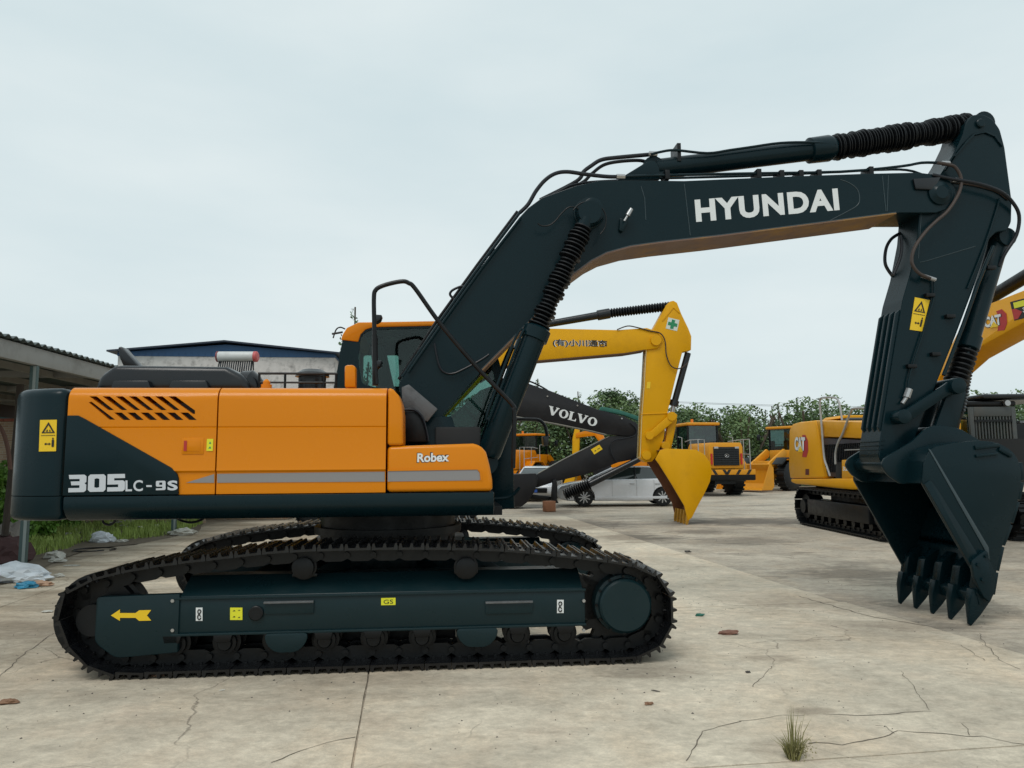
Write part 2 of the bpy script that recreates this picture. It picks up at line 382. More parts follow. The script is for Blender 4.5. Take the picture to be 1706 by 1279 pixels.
def simple_undercarriage(parent, L_, yo, wd, m, n=44, r=0.42, framemat=None, shoes=True):
    for s in (-1, 1):
        yc = s*(yo - wd/2); lp = stadium(-L_/2+r, L_/2-r, r, r, 0.035)
        make_track(parent, lp, yc, wd, n, m)
        b = MB(); b.box(-L_/2+.75, L_/2-.8, yc-.27, yc+.20, .29, .66); b.build('track_frame', framemat or m, parent, bevel=.02)
        for x in (-L_/2+r, L_/2-r):
            b = MB(); b.cyl((x, yc-.17, r+.035), (x, yc+.17, r+.035), r-.13, n=24); b.cyl((x, yc-.26, r+.035), (x, yc+.26, r+.035), .17, n=20); b.build('idler_wheel', m, parent)
        for k in range(8):
            b = MB(); x = -L_/2+.95+k*(L_-1.9)/7; b.cyl((x, yc-.16, .23), (x, yc+.16, .23), .085, n=12); b.build('track_roller', m, parent)
    b = MB(); b.box(-1.0, 1.0, -yo+wd*.6, yo-wd*.6, .45, .80); b.cyl((0,0,.78), (0,0,1.05), .62, n=32); b.build('swing_base', m, parent, bevel=.02)
# ================================================================== ground
def ground_mat(name, base, dark, worn, patch, crack, bumpy):
    m = bpy.data.materials.new(name); m.use_nodes = True; N = m.node_tree.nodes; Lk = m.node_tree.links; p = N['Principled BSDF']
    tc = N.new('ShaderNodeTexCoord'); P = tc.outputs['Object']
    def noise_(sc, det=8, rough=.6, scale3=None, dist=0.0):
        n = N.new('ShaderNodeTexNoise'); n.inputs['Scale'].default_value = sc; n.inputs['Detail'].default_value = det; n.inputs['Roughness'].default_value = rough; n.inputs['Distortion'].default_value = dist
        if scale3:
            mp = N.new('ShaderNodeMapping'); mp.inputs['Scale'].default_value = scale3; mp.inputs['Rotation'].default_value = (0, 0, radians(8)); Lk.new(P, mp.inputs['Vector']); Lk.new(mp.outputs[0], n.inputs['Vector'])
        else: Lk.new(P, n.inputs['Vector'])
        return n.outputs['Fac']
    def rng(x, a, b, c=0, d=1):
        r = N.new('ShaderNodeMapRange'); r.inputs['From Min'].default_value = a; r.inputs['From Max'].default_value = b; r.inputs['To Min'].default_value = c; r.inputs['To Max'].default_value = d; Lk.new(x, r.inputs['Value']); return r.outputs[0]
    def mix(f, a, b):
        x = N.new('ShaderNodeMix'); x.data_type = 'RGBA'; Lk.new(f, x.inputs['Factor'])
        for s, v in (('A', a), ('B', b)):
            if isinstance(v, tuple): x.inputs[s].default_value = (*v, 1)
            else: Lk.new(v, x.inputs[s])
        return x.outputs['Result']
    STN = noise_(2.4, 9, .72, (.7, 1.4, 1), .8)
    c = mix(rng(noise_(.45, 5), .35, .65), base, tuple(v*.74 for v in base))
    c = mix(rng(noise_(.8, 6, .6, (1.3, .8, 1)), .48, .66, 0, .55), c, (base[0]*1.02, base[1]*.90, base[2]*.80))
    c = mix(rng(noise_(14, 10, .8), .42, .62, 0, .40), c, tuple(v*.66 for v in base))
    c = mix(rng(noise_(3.3, 9, .75), .50, .66, 0, .5), c, tuple(v*.70 for v in base))
    c = mix(rng(noise_(1.7, 8, .65), .50, .72, 0, .6), c, worn)
    c = mix(rng(noise_(.9, 9, .7, (.55, 1.3, 1), .6), .54, .74, 0, patch), c, dark)
    c = mix(rng(noise_(.35, 10, .72, (.3, 1.0, 1), 1.0), .53, .66, 0, patch*.9), c, dark)
    c = mix(rng(noise_(60, 4, .8), .60, .75, 0, .45), c, tuple(v*.5 for v in base))
    c = mix(rng(noise_(9, 8, .75), .56, .70, 0, .40), c, tuple(v*.62 for v in base))
    c = mix(rng(noise_(5, 8, .75), .60, .72, 0, .30), c, tuple(min(1, v*1.25) for v in base))
    # drifts of brown dirt that lie over the left of the yard
    sx = N.new('ShaderNodeSeparateXYZ'); Lk.new(P, sx.inputs[0])
    md = N.new('ShaderNodeMath'); md.operation = 'MULTIPLY'; Lk.new(rng(sx.outputs['X'], -2.6, -5.2, .0, 1), md.inputs[0]); Lk.new(rng(noise_(1.1, 9, .7, (.5, 1.5, 1)), .36, .60, 0, .8), md.inputs[1])
    c = mix(md.outputs[0], c, (.20, .155, .105))
    # long smears left by turning tracks and tyres
    c = mix(rng(noise_(2.2, 9, .75, (.35, 1.7, 1), 1.8), .57, .72, 0, patch*.6), c, tuple(v*1.15 for v in dark))
    c = mix(rng(noise_(24, 9, .8), .50, .74, 0, .45), c, tuple(v*.55 for v in base))
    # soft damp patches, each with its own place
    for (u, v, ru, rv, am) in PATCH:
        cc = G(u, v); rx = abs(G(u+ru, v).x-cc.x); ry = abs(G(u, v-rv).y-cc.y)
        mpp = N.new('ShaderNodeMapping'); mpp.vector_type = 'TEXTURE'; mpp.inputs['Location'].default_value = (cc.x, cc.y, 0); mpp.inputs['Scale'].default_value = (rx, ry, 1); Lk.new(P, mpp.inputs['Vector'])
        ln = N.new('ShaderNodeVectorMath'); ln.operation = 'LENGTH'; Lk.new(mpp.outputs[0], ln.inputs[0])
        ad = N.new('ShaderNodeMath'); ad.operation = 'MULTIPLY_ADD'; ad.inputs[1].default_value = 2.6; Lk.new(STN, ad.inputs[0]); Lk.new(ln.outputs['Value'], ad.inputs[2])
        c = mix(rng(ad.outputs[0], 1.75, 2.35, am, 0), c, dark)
    # overall uneven tone: worn light areas and dull ones
    vn = N.new('ShaderNodeMath'); vn.operation = 'MULTIPLY'; Lk.new(rng(noise_(.8, 12, .8, (.8, 1.1, 1), .5), .35, .65, .82, 1.16), vn.inputs[0]); Lk.new(rng(noise_(9, 12, .85, (.85, 1.15, 1), .4), .37, .63, .76, 1.16), vn.inputs[1])
    hs = N.new('ShaderNodeHueSaturation'); Lk.new(c, hs.inputs['Color']); Lk.new(vn.outputs[0], hs.inputs['Value']); c = hs.outputs['Color']
    # cracks
    dn = N.new('ShaderNodeTexNoise'); dn.inputs['Scale'].default_value = 1.6; dn.inputs['Detail'].default_value = 6; Lk.new(P, dn.inputs['Vector'])
    av = N.new('ShaderNodeVectorMath'); av.operation = 'MULTIPLY_ADD'; av.inputs[1].default_value = (.5, .5, .5); Lk.new(dn.outputs['Color'], av.inputs[0]); Lk.new(P, av.inputs[2])
    vo = N.new('ShaderNodeTexVoronoi'); vo.feature = 'DISTANCE_TO_EDGE'; vo.inputs['Scale'].default_value = .38; Lk.new(av.outputs[0], vo.inputs['Vector'])
    ck = rng(vo.outputs['Distance'], .0, .0035, 1, 0); msk = rng(noise_(.5, 3), .46, .58)
    mm = N.new('ShaderNodeMath'); mm.operation = 'MULTIPLY'; Lk.new(ck, mm.inputs[0]); Lk.new(msk, mm.inputs[1])
    m2 = N.new('ShaderNodeMath'); m2.operation = 'MULTIPLY'; m2.inputs[1].default_value = crack; Lk.new(mm.outputs[0], m2.inputs[0])
    c = mix(m2.outputs[0], c, (.12, .10, .08))
    Lk.new(c, p.inputs['Base Color']); p.inputs['Specular IOR Level'].default_value = .25
    Lk.new(rng(noise_(.35, 10, .72, (.3, 1.0, 1), 1.0), .50, .70, .9, .62), p.inputs['Roughness'])
    h = N.new('ShaderNodeMath'); h.operation = 'MULTIPLY_ADD'; h.inputs[1].default_value = .5; Lk.new(noise_(45, 6, .7), h.inputs[0]); Lk.new(noise_(4, 8, .7), h.inputs[2])
    h2 = N.new('ShaderNodeMath'); h2.operation = 'SUBTRACT'; Lk.new(h.outputs[0], h2.inputs[0]); Lk.new(mm.outputs[0], h2.inputs[1])
    b = N.new('ShaderNodeBump'); b.inputs['Strength'].default_value = bumpy; b.inputs['Distance'].default_value = .012; Lk.new(h2.outputs[0], b.inputs['Height']); Lk.new(b.outputs[0], p.inputs['Normal'])
    return m
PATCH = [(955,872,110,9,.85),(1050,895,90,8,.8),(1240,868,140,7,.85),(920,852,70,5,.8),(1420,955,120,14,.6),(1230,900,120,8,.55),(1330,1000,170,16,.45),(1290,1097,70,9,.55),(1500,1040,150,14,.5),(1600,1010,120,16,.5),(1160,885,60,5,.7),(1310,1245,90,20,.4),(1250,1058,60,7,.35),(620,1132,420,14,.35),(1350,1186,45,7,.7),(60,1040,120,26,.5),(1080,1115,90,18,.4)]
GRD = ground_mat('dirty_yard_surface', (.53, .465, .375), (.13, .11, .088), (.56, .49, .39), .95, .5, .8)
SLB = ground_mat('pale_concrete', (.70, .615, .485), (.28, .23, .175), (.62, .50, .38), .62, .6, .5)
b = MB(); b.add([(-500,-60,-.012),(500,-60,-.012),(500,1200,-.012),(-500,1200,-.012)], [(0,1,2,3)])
g = b.build('ground', GRD, smooth=False); g['kind'] = 'structure'; g['label'] = 'wide dirty yard surface reaching to the trees'
# concrete slabs on it, laid on a grid that follows the joints seen in front of the big excavator
a8 = radians(8.2); j0 = G(604, 1180); ux = Vector((cos(a8), sin(a8))); uy = Vector((-sin(a8), cos(a8)))
e0 = G(1450, 1259); jx = j0.xy.dot(ux); ey = e0.xy.dot(uy)
def clip(poly, n, d):
    out = []
    for i in range(len(poly)):
        a, b_ = poly[i], poly[(i+1) % len(poly)]; fa, fb = a.dot(n)-d, b_.dot(n)-d
        if fa <= 0: out.append(a)
        if (fa < 0 < fb) or (fb < 0 < fa): out.append(a.lerp(b_, fa/(fa-fb)))
    return out
def hp(p, q):      # half plane: keep what lies left of p->q
    d = (q-p).normalized(); n = Vector((d.y, -d.x)); return n, n.dot(p)
edge = [G(u, v).xy for u, v in ((1760,1092),(1600,1052),(1480,1024),(1330,992),(1255,958),(1120,908),(962,866))]
yr = [ey-8.4, ey-4.2, ey, ey+4.1, ey+8.6, ey+13.2, ey+18]
k = 0
rs = random.Random(3)
XE = [-21.5, -17.2, -12.9, -8.6, -4.3, 0, 9.5, 19]
for r in range(len(yr)-1):
    for c_ in range(len(XE)-1):
        x0 = jx + XE[c_]; x1 = jx + XE[c_+1]; gp = .007
        if r == 0 or r == 1: x0 += 1.7; x1 += 1.7
        q = [ux*(x0+gp)+uy*(yr[r]+gp), ux*(x1-gp)+uy*(yr[r]+gp), ux*(x1-gp)+uy*(yr[r+1]-gp), ux*(x0+gp)+uy*(yr[r+1]-gp)]
        cy_ = (q[0].y+q[2].y)/2
        if cy_ < 6.2: n, d = hp(edge[0], edge[2])
        elif cy_ < 9: n, d = hp(edge[2], edge[4])
        else: n, d = hp(edge[4], edge[6])
        q = clip(q, n, d)
        n, d = hp(G(-60,985).xy, G(380,866).xy); q = clip(q, -n, -d)
        if len(q) < 3: continue
        # broken edges: subdivide and jitter slightly
        Q = []
        for i in range(len(q)):
            a_, b_ = q[i], q[(i+1) % len(q)]; L_ = (b_-a_).length; nn_ = max(1, int(L_/.35))
            for t in range(nn_): Q.append(a_.lerp(b_, t/nn_) + Vector((rs.uniform(-.004,.004), rs.uniform(-.004,.004))))
        b = MB(); b.prismz([tuple(p) for p in Q], -.03, rs.uniform(-.002, .001)); b.build('concrete_slab', SLB, g, smooth=False)
# cracks that can be followed in the concrete
CRK = mat('crack_dirt', (.13, .11, .085), 0.95)
def crack(px, w_=.007, lift=.0025):
    P = [G(u, v) for u, v in px]; Q = []
    for i in range(len(P)-1):
        n = max(2, int((P[i+1]-P[i]).length/.05))
        for t in range(n):
            p = P[i].lerp(P[i+1], t/n); Q.append(p + Vector((noise.noise(p*9)*.03, noise.noise(p*9+Vector((5,5,5)))*.03, 0)))
    Q.append(P[-1]); b = MB(); vs = []
    for i, p in enumerate(Q):
        d = (Q[min(i+1,len(Q)-1)]-Q[max(i-1,0)]).normalized(); n = Vector((-d.y, d.x, 0)); h = w_*(.35+.65*abs(noise.noise(p*6)+.5))*.5
        vs += [p+n*h+Vector((0,0,lift)), p-n*h+Vector((0,0,lift))]
    b.add(vs, [(2*i, 2*i+1, 2*i+3, 2*i+2) for i in range(len(Q)-1)]); return b.build('crack', CRK, g, smooth=False)
crack([(1330,993),(1365,1003),(1400,1013),(1450,1027),(1500,1035),(1560,1045)], .02)
crack([(1255,1145),(1285,1110)], .006); crack([(1500,1118),(1525,1150),(1548,1183)], .005)
crack([(1375,1190),(1430,1192),(1480,1190),(1520,1186),(1552,1185)], .009); crack([(1345,1238),(1400,1240),(1460,1231),(1500,1218),(1560,1222),(1640,1228),(1706,1240)], .010)
crack([(1460,1208),(1475,1210),(1490,1222)], .007); crack([(1148,1268),(1160,1235),(1172,1218),(1200,1210),(1235,1202)], .008); crack([(1235,1202),(1290,1193),(1340,1192)], .005)
crack([(1600,1205),(1612,1215),(1615,1225)], .007); crack([(1630,1055),(1648,1080),(1665,1100),(1700,1115)], .008)
crack([(455,1270),(500,1252),(545,1238),(592,1228)], .008); crack([(0,1128),(25,1100),(60,1075),(90,1055)], .010)
crack([(1120,1018),(1180,1016),(1240,1012)], .007); crack([(1640,1100),(1600,1075),(1560,1068)], .006)
STAIN = mat('damp_stain', (.20, .185, .155), .75, var=.15)
DAMP = mat('damp_dirt', (.20, .165, .13), .6, var=.5, vscale=2.5, dirt=1.0, dirtcol=(.40,.35,.28), dscale=3.5)
def blob(name, pts, m, lift, parent=g):
    P = [G(u, v) for u, v in pts]; c = sum(P, Vector())/len(P); Q = []
    for i in range(len(P)):
        a_, b_ = P[i], P[(i+1) % len(P)]
        for t in range(6): p = a_.lerp(b_, t/6); Q.append(p + (p-c).normalized()*noise.noise(p*7)*.05)
    b = MB(); b.add([p+Vector((0,0,lift)) for p in Q], [tuple(range(len(Q)))]); return b.build(name, m, parent, smooth=False)
if 0: blob('stain', [(1322,1182),(1345,1180),(1378,1187),(1375,1195),(1350,1196),(1330,1190)], STAIN, .0022)
# thin drifts of soil at the left
SOIL = mat('bare_soil', (.16, .13, .095), .95, var=.3, vscale=3, dirt=.6, dirtcol=(.07,.06,.045), dscale=6, bump=.6, bscale=30)
s_ = blob('soil', [(-140,1010),(-40,985),(40,965),(92,935),(150,914),(240,905),(330,885),(345,862),(300,845),(-200,845)], SOIL, .004, None); s_['kind'] = 'structure'; s_['label'] = 'strip of bare soil beside the yard under the grass'

# ================================================================== grass, weeds, leaves
GRA = mat('grass_blade', (.30, .40, .09), .6, var=.55, vscale=1.2)
GRA2 = mat('dry_grass_blade', (.20, .19, .07), .7, var=.4, vscale=8)
LEAFA = mat('leaf_green', (.110, .175, .060), .55, var=.5, vscale=.9)
LEAFB = mat('leaf_bright_green', (.13, .27, .04), .5, var=.4, vscale=2)
LEAFC = mat('leaf_dark_green', (.075, .130, .050), .6, var=.5, vscale=.8)
BARK = mat('bark', (.09, .07, .05), .9, var=.3)
def inpoly(x, y, P):
    c = False; j = len(P)-1
    for i in range(len(P)):
        if (P[i].y > y) != (P[j].y > y) and x < (P[j].x-P[i].x)*(y-P[i].y)/(P[j].y-P[i].y)+P[i].x: c = not c
        j = i
    return c
gp_ = [G(u, v) for u, v in ((-150,960),(-30,950),(60,925),(110,915),(140,903),(240,897),(300,890),(338,872),(330,850),(-150,850))]
rg = random.Random(5)
b = MB(); V = b.v; Fc = b.f; cnt = 0
x0, x1 = min(p.x for p in gp_), max(p.x for p in gp_); y0, y1 = min(p.y for p in gp_), max(p.y for p in gp_)
while cnt < 32000:
    x, y = rg.uniform(x0, x1), rg.uniform(y0, y1)
    if not inpoly(x, y, gp_): continue
    dn = noise.noise(Vector((x*.9, y*.9, 0)))
    if dn < rg.uniform(-.55, .1): continue
    cnt += 1; h = rg.uniform(.05, .22)*(1+dn); an = rg.uniform(0, 2*pi); w_ = rg.uniform(.006, .016); lx, ly = cos(an), sin(an); bx, by = rg.uniform(-.09,.09), rg.uniform(-.09,.09)
    k = len(V); V += [(x-lx*w_, y-ly*w_, .003), (x+lx*w_, y+ly*w_, .003), (x+bx*.4+lx*w_*.7, y+by*.4+ly*w_*.7, h*.6), (x+bx*.4-lx*w_*.7, y+by*.4-ly*w_*.7, h*.6), (x+bx, y+by, h)]
    Fc += [(k,k+1,k+2,k+3),(k+3,k+2,k+4)]
def quick(b, name, m, parent=None):
    me = bpy.data.meshes.new(name); me.from_pydata([tuple(v) for v in b.v], [], b.f); me.materials.append(m); return link(name, me, parent)
gr = quick(b, 'grass', GRA); gr['kind'] = 'stuff'; tag(gr, 'low green grass and weeds growing beside the yard under the counterweight', 'grass')
# tuft in the foreground crack
tp = G(1322, 1264)
tf_ = thing('weed_tuft', 'dry yellowish weed tuft growing from the crack in the foreground concrete', 'weed', tuple(tp))
b = MB(); 
for i in range(190):
    an = rg.uniform(0, 2*pi); r = rg.uniform(0, .035); h = rg.uniform(.04, .13) if i > 22 else rg.uniform(.14, .29); x, y = cos(an)*r, sin(an)*r; sp = h*rg.uniform(.2, .9) if i > 22 else h*rg.uniform(.02,.45); bx, by = cos(an)*sp, sin(an)*sp; w_ = .0028
    la = rg.uniform(0, pi); lx, ly = cos(la)*w_, sin(la)*w_; k = len(b.v)
    b.v += [(x-lx,y-ly,0),(x+lx,y+ly,0),(x+bx*.35+lx,y+by*.35+ly,h*.6),(x+bx*.35-lx,y+by*.35-ly,h*.6),(x+bx,y+by,h)]; b.f += [(k,k+1,k+2,k+3),(k+3,k+2,k+4)]
quick(b, 'blades', GRA2, tf_)
b = MB()
for i in range(260):
    p = Vector((.045,-.0,.06)) + Vector((rg.gauss(0,.034), rg.gauss(0,.03), rg.gauss(0,.024))); s = rg.uniform(.003,.008); d = Vector((rg.uniform(-1,1),rg.uniform(-1,1),rg.uniform(-1,1))).normalized()*s; e = d.orthogonal().normalized()*s*.5; b.add([p-d, p+e, p+d, p-e], [(0,1,2,3)])
quick(b, 'leaves', mat('tuft_leaf', (.22,.19,.09), .7, var=.4, vscale=20), tf_)

def leaf_cloud(b, c, R, n, s, rg, flat=.8):
    for i in range(n):
        while True:
            q = Vector((rg.uniform(-1,1), rg.uniform(-1,1), rg.uniform(-1,1)))
            if .15 < q.length < 1: break
        q = q * (q.length**-.35); p = c + Vector((q.x*R.x, q.y*R.y, q.z*R.z)); z = rg.uniform(.6, 1.35)*s
        d = Vector((rg.uniform(-1,1), rg.uniform(-1,1), rg.uniform(-.6,.6))).normalized(); e = d.orthogonal().normalized(); e.rotate(Matrix.Rotation(rg.uniform(0, 6.28), 3, d)); k = len(b.v)
        b.v += [tuple(p-d*z), tuple(p+e*z*.5), tuple(p+d*z), tuple(p-e*z*.5)]; b.f.append((k,k+1,k+2,k+3))
def tree_meshes(kind, seed, H, leaf):
    rg = random.Random(seed); t = MB(); c = MB()
    if kind == 'round':
        t.tube([(0,0,0),(.05*H,0,.25*H),(.0,.03*H,.55*H),(.02*H,0,.8*H)], .022*H, n=6, sub=2)
        for i in range(9):
            a = rg.uniform(0, 6.28); h = rg.uniform(.3,.7)*H; r = rg.uniform(.12,.28)*H; t.tube([(0,0,h),(cos(a)*r*.5, sin(a)*r*.5, h+.09*H),(cos(a)*r, sin(a)*r, h+.2*H)], .008*H, n=4, sub=2)
        for i in range(56):
            a = rg.uniform(0, 6.28); h = rg.uniform(.10, .93); rr = (.30*math.sin(pi*min(1,(h-.05)/.95)**.9)+.03)*rg.uniform(.3,1.1)
            leaf_cloud(c, Vector((cos(a)*rr*H, sin(a)*rr*H, h*H)), Vector((.11,.11,.085))*H*rg.uniform(.5,1.25), 170, leaf, rg)
    elif kind == 'spire':
        for j in range(7):
            a = rg.uniform(0, 6.28); r0 = rg.uniform(.02,.16)*H; top = H*(1 if j == 0 else rg.uniform(.62,.95)); bx, by = cos(a)*r0, sin(a)*r0
            t.tube([(bx*.2,by*.2,0),(bx*.7,by*.7,.4*top),(bx,by,top)], .007*H, n=4, sub=2)
            for i in range(22):
                h = .10+.9*i/22; w_ = (.055*(1-h)+.012)*rg.uniform(.5,1.6); p = Vector((bx*min(1,h*1.6), by*min(1,h*1.6), h*top))
                leaf_cloud(c, p+Vector((rg.uniform(-1,1)*w_*H, rg.uniform(-1,1)*w_*H, 0)), Vector((w_,w_,.035))*H, 24, leaf*.75, rg)
    else:
        for i in range(7): a = rg.uniform(0,6.28); t.tube([(0,0,0),(cos(a)*.2*H, sin(a)*.2*H, .4*H),(cos(a)*.4*H, sin(a)*.4*H, .8*H)], .012*H, n=4, sub=2)
        for i in range(26):
            a = rg.uniform(0,6.28); r = rg.uniform(0,.62); h = rg.uniform(.08,.85); leaf_cloud(c, Vector((cos(a)*r*H, sin(a)*r*H, h*H)), Vector((.2,.2,.16))*H, 230, leaf, rg)
    def mk(b, n, m):
        me = bpy.data.meshes.new(n); me.from_pydata([tuple(v) for v in b.v], [], b.f); me.materials.append(m); return me
    return mk(t, 'trunk', BARK), mk(c, 'crown', None)
TV = {}
for kd, sd, H in (('round',1,6.5),('round',2,6.5),('round',3,6.5),('spire',4,7.5),('spire',5,7.5),('bush',6,3.2),('bush',7,3.2)):
    TV.setdefault(kd, []).append(tree_meshes(kd, sd, H, .10 if kd != 'bush' else .065))
CM = {}
def plant(name, label, cat, x, y, kd, var, s, rz, leafm, group=None, sz=None):
    o = thing(name, label, cat, (x, y, 0), rz, group); o.scale = (s, s, sz or s); t, c = TV[kd][var % len(TV[kd])]
    key = (kd, var % len(TV[kd]), leafm.name)
    if key not in CM: m_ = c.copy(); m_.materials.clear(); m_.materials.append(leafm); CM[key] = m_
    link('trunk' if kd not in ('bush', 'weed') else 'stems', t, o); link('crown', CM[key], o); return o
rt = random.Random(12)
def ux_(u, D): return (u-CX)/F*D
GRT = 'trees along the far side of the yard'
TL = [  # u, top v, depth, kind, label
 (620,640,57,'round','rounded tree far behind the cab of the big excavator, leftmost of the row'),
 (700,660,56,'round','rounded tree far behind the boom foot of the big excavator'),
 (790,655,58,'round','rounded tree far behind the near boom cylinder'),
 (850,660,55,'round','round green tree behind the black bent boom, at its upper left'),
 (896,630,50,'spire','thin tree whose tip shows above the left end of the black boom'),
 (930,668,57,'round','round green tree behind the middle of the black boom lettering'),
 (968,652,56,'spire','slim tree showing above the black boom to the left of a bushier crown'),
 (1008,646,54,'round','tallest bushy tree between the black boom and the yellow arm'),
 (1036,652,53,'round','tree close to the left of the yellow excavator arm'),
 (1070,668,58,'spire','slim tree hidden behind the yellow excavator arm'),
 (1142,680,54,'round','round tree just to the right of the yellow arm, behind the loader cab'),
 (1180,700,58,'round','low tree behind the cab of the loader seen from behind'),
 (1228,684,55,'round','bright green tree right of the loader cab'),
 (1262,682,57,'spire','narrow tree between the two wheel loaders'),
 (1290,676,56,'spire','spiky young tree left of the yellow machine with handrails'),
 (1312,672,58,'spire','spiky young tree above the left corner of the yellow machine with handrails'),
 (1330,662,55,'spire','tallest spiky tree above the yellow machine with handrails'),
 (1352,668,57,'spire','spiky tree beside the left grey handrail'),
 (1376,690,54,'round','rounded tree behind the left grey handrail'),
 (1412,690,58,'spire','spiky tree between the two grey handrails'),
 (1450,694,55,'round','rounded tree behind the right grey handrail'),
 (1500,690,57,'round','rounded tree hidden behind the big excavator arm'),
 (1560,700,56,'round','rounded tree behind the bucket linkage'),
 (1640,700,58,'round','rounded tree behind the barred cab guard'),
 (1720,690,56,'round','rounded tree at the right end of the row'),
]
for i, (u, v, D, kd, lb) in enumerate(TL):
    p = W(u, v, D); H = 6.5 if kd == 'round' else 7.5; s = p.z/H
    plant('tree' if kd == 'round' else 'young_tree', lb, 'tree', p.x, p.y, kd, i, s*(1.0 if kd == 'round' else 1.0), rt.uniform(0,6), (LEAFA, LEAFC, LEAFA)[i % 3], GRT)
BW = ['the body of the big excavator','the rear of the cab','the seat of the cab','the boom foot','the side console','the boom bracket','the near boom cylinder','the bent mirror arm','the far orange loader','the upright yellow bar','the charcoal arm','the charcoal boom tip','the yellow excavator arm','the yellow bucket','the cab of the rear facing loader','the handrail of the rear facing loader','the gap between the two yellow loaders','the cab of the second loader','the left grey handrail','the right grey handrail','the foot of the big arm','the bucket linkage','the barred cab guard','the right edge of the yard']
for i in range(24):
    u = 560 + i*52; D = rt.uniform(48, 51); s = rt.uniform(1.4, 1.9)
    plant('bush', 'dense green bush of the far hedge, standing behind '+BW[i], 'bush', ux_(u, D), D, 'bush', i, s, rt.uniform(0,6), (LEAFC, LEAFA)[i % 2], 'bushes below the far trees', s*1.05)
p = W(592, 516, 40)
plant('tall_tree', 'thin tree with bare twigs whose tip shows above the cab roof', 'tree', p.x, p.y, 'spire', 1, p.z/7.5*.62, 1, LEAFC, None, p.z/7.5)
TV['weed'] = [tree_meshes('bush', 8, 3.2, .16), tree_meshes('bush', 9, 3.2, .16)]
p = G(12, 905); plant('leafy_weed', 'bright green leafy weed beside the leaning pole', 'plant', p.x-.3, p.y+.5, 'weed', 0, .42, 1, LEAFB, None, .55)
p = G(45, 890); plant('leafy_weed', 'green leafy weed right of the leaning pole behind the counterweight', 'plant', p.x+.1, p.y+1, 'weed', 1, .36, 2, LEAFB, None, .5)
p = G(-60, 890); plant('leafy_weed', 'tall green weed at the left edge of the yard', 'plant', p.x-.3, p.y+1, 'weed', 1, .5, 2, LEAFB, None, .5)

# ================================================================== warehouse, outbuilding, heater
WALLD = mat('weathered_white_wall', (.62, .58, .55), .9, dirt=.95, dirtcol=(.08, .075, .07), dscale=2.6, var=.2, vscale=5)
BLUE = mat('blue_sheet_metal', (.012, .075, .19), .45, var=.2, vscale=1)
BLUED = mat('dark_roof_edge', (.02, .03, .05), .5)
TEAL = mat('teal_sheet_metal', (.02, .09, .10), .5, var=.25)
BRICKW = bpy.data.materials.new('brick_wall'); BRICKW.use_nodes = True
n_ = BRICKW.node_tree; bt = n_.nodes.new('ShaderNodeTexBrick'); tcx = n_.nodes.new('ShaderNodeTexCoord'); mpx = n_.nodes.new('ShaderNodeMapping'); mpx.inputs['Rotation'].default_value = (radians(90), 0, 0)
n_.links.new(tcx.outputs['Object'], mpx.inputs['Vector']); n_.links.new(mpx.outputs[0], bt.inputs['Vector'])
bt.inputs['Color1'].default_value = (.33,.24,.16,1); bt.inputs['Color2'].default_value = (.26,.17,.11,1); bt.inputs['Mortar'].default_value = (.34,.31,.26,1)
bt.inputs['Scale'].default_value = 1; bt.inputs['Brick Width'].default_value = .24; bt.inputs['Row Height'].default_value = .065; bt.inputs['Mortar Size'].default_value = .008
n_.links.new(bt.outputs['Color'], n_.nodes['Principled BSDF'].inputs['Base Color']); n_.nodes['Principled BSDF'].inputs['Roughness'].default_value = .9
wl, wr = W(197,585,32), W(558,594,33); ap_ = W(377,571,32.5)
WH = thing('warehouse', 'white stained warehouse wall under a blue sheet metal gable, behind the engine hood', 'warehouse', (wl.x, wl.y, 0), atan2(wr.y-wl.y, wr.x-wl.x))
WL = (wr.xy-wl.xy).length; ze = wl.z; za_ = ap_.z; xa_ = (ap_.x-wl.x)/(wr.x-wl.x)*WL
b = MB(); b.box(0, WL, 0, 14, 0, ze-.20); b.build('wall', WALLD, WH)
b = MB(); b.prism([(-.02,ze-.205),(WL+.02,ze-.205),(WL+.02,ze-.05),(xa_,za_-.08),(-.02,ze-.05)], -.03, 14.02); b.build('gable', BLUE, WH)
for (p0, p1) in (((-.35,ze-.06),(xa_,za_)), ((xa_,za_),(WL+.35,ze-.08))):
    b = MB(); b.prism([p0, p1, (p1[0],p1[1]+.07), (p0[0],p0[1]+.07)], -.35, 14.3); b.build('roof', BLUED, WH)
b = MB()
for k in range(int(WL/.28)): b.box(k*.28, k*.28+.03, -.045, -.03, ze-.20, ze-.05); 
rb = b.build('sheet_rib', BLUE, WH); rb['kind'] = 'stuff'
# low outbuilding that carries the solar water heater
hx = W(397, 640, 22)
OB = thing('outbuilding', 'low flat roofed brick outbuilding hidden behind the big excavator body', 'building', (hx.x, 23.5, 0), 0)
zr = W(397, 655, 22).z
b = MB(); b.box(-1.6, 1.6, -1.6, 1.6, 0, zr-.14); b.build('wall', BRICKW, OB)
b = MB(); b.box(-1.75, 1.75, -1.75, 1.75, zr-.138, zr); b.build('roof', mat('roof_slab', (.3,.29,.27), .9), OB)
SH = thing('solar_water_heater', 'solar water heater with white tank, red end cap and glass tubes on the low roof', 'water heater', (hx.x, 22.6, zr), 0)
t0, t1 = W(364,594,22.4), W(430,594,22.4); L0 = Vector((hx.x, 22.6, zr))
b = MB(); b.cyl(t0-L0, t1-L0-Vector((.12,0,0)), .16, n=24); b.build('tank', mat('tank_enamel', (.55,.56,.55), .35, dirt=.3, dirtcol=(.25,.22,.2)), SH, bevel=.02)
b = MB(); b.lathe(t1-L0-Vector((.12,0,0)), t1-L0, [(0,.165),(.7,.165),(1,.12)], 24); b.build('end_cap', mat('red_cap', (.50,.09,.09), .5), SH)
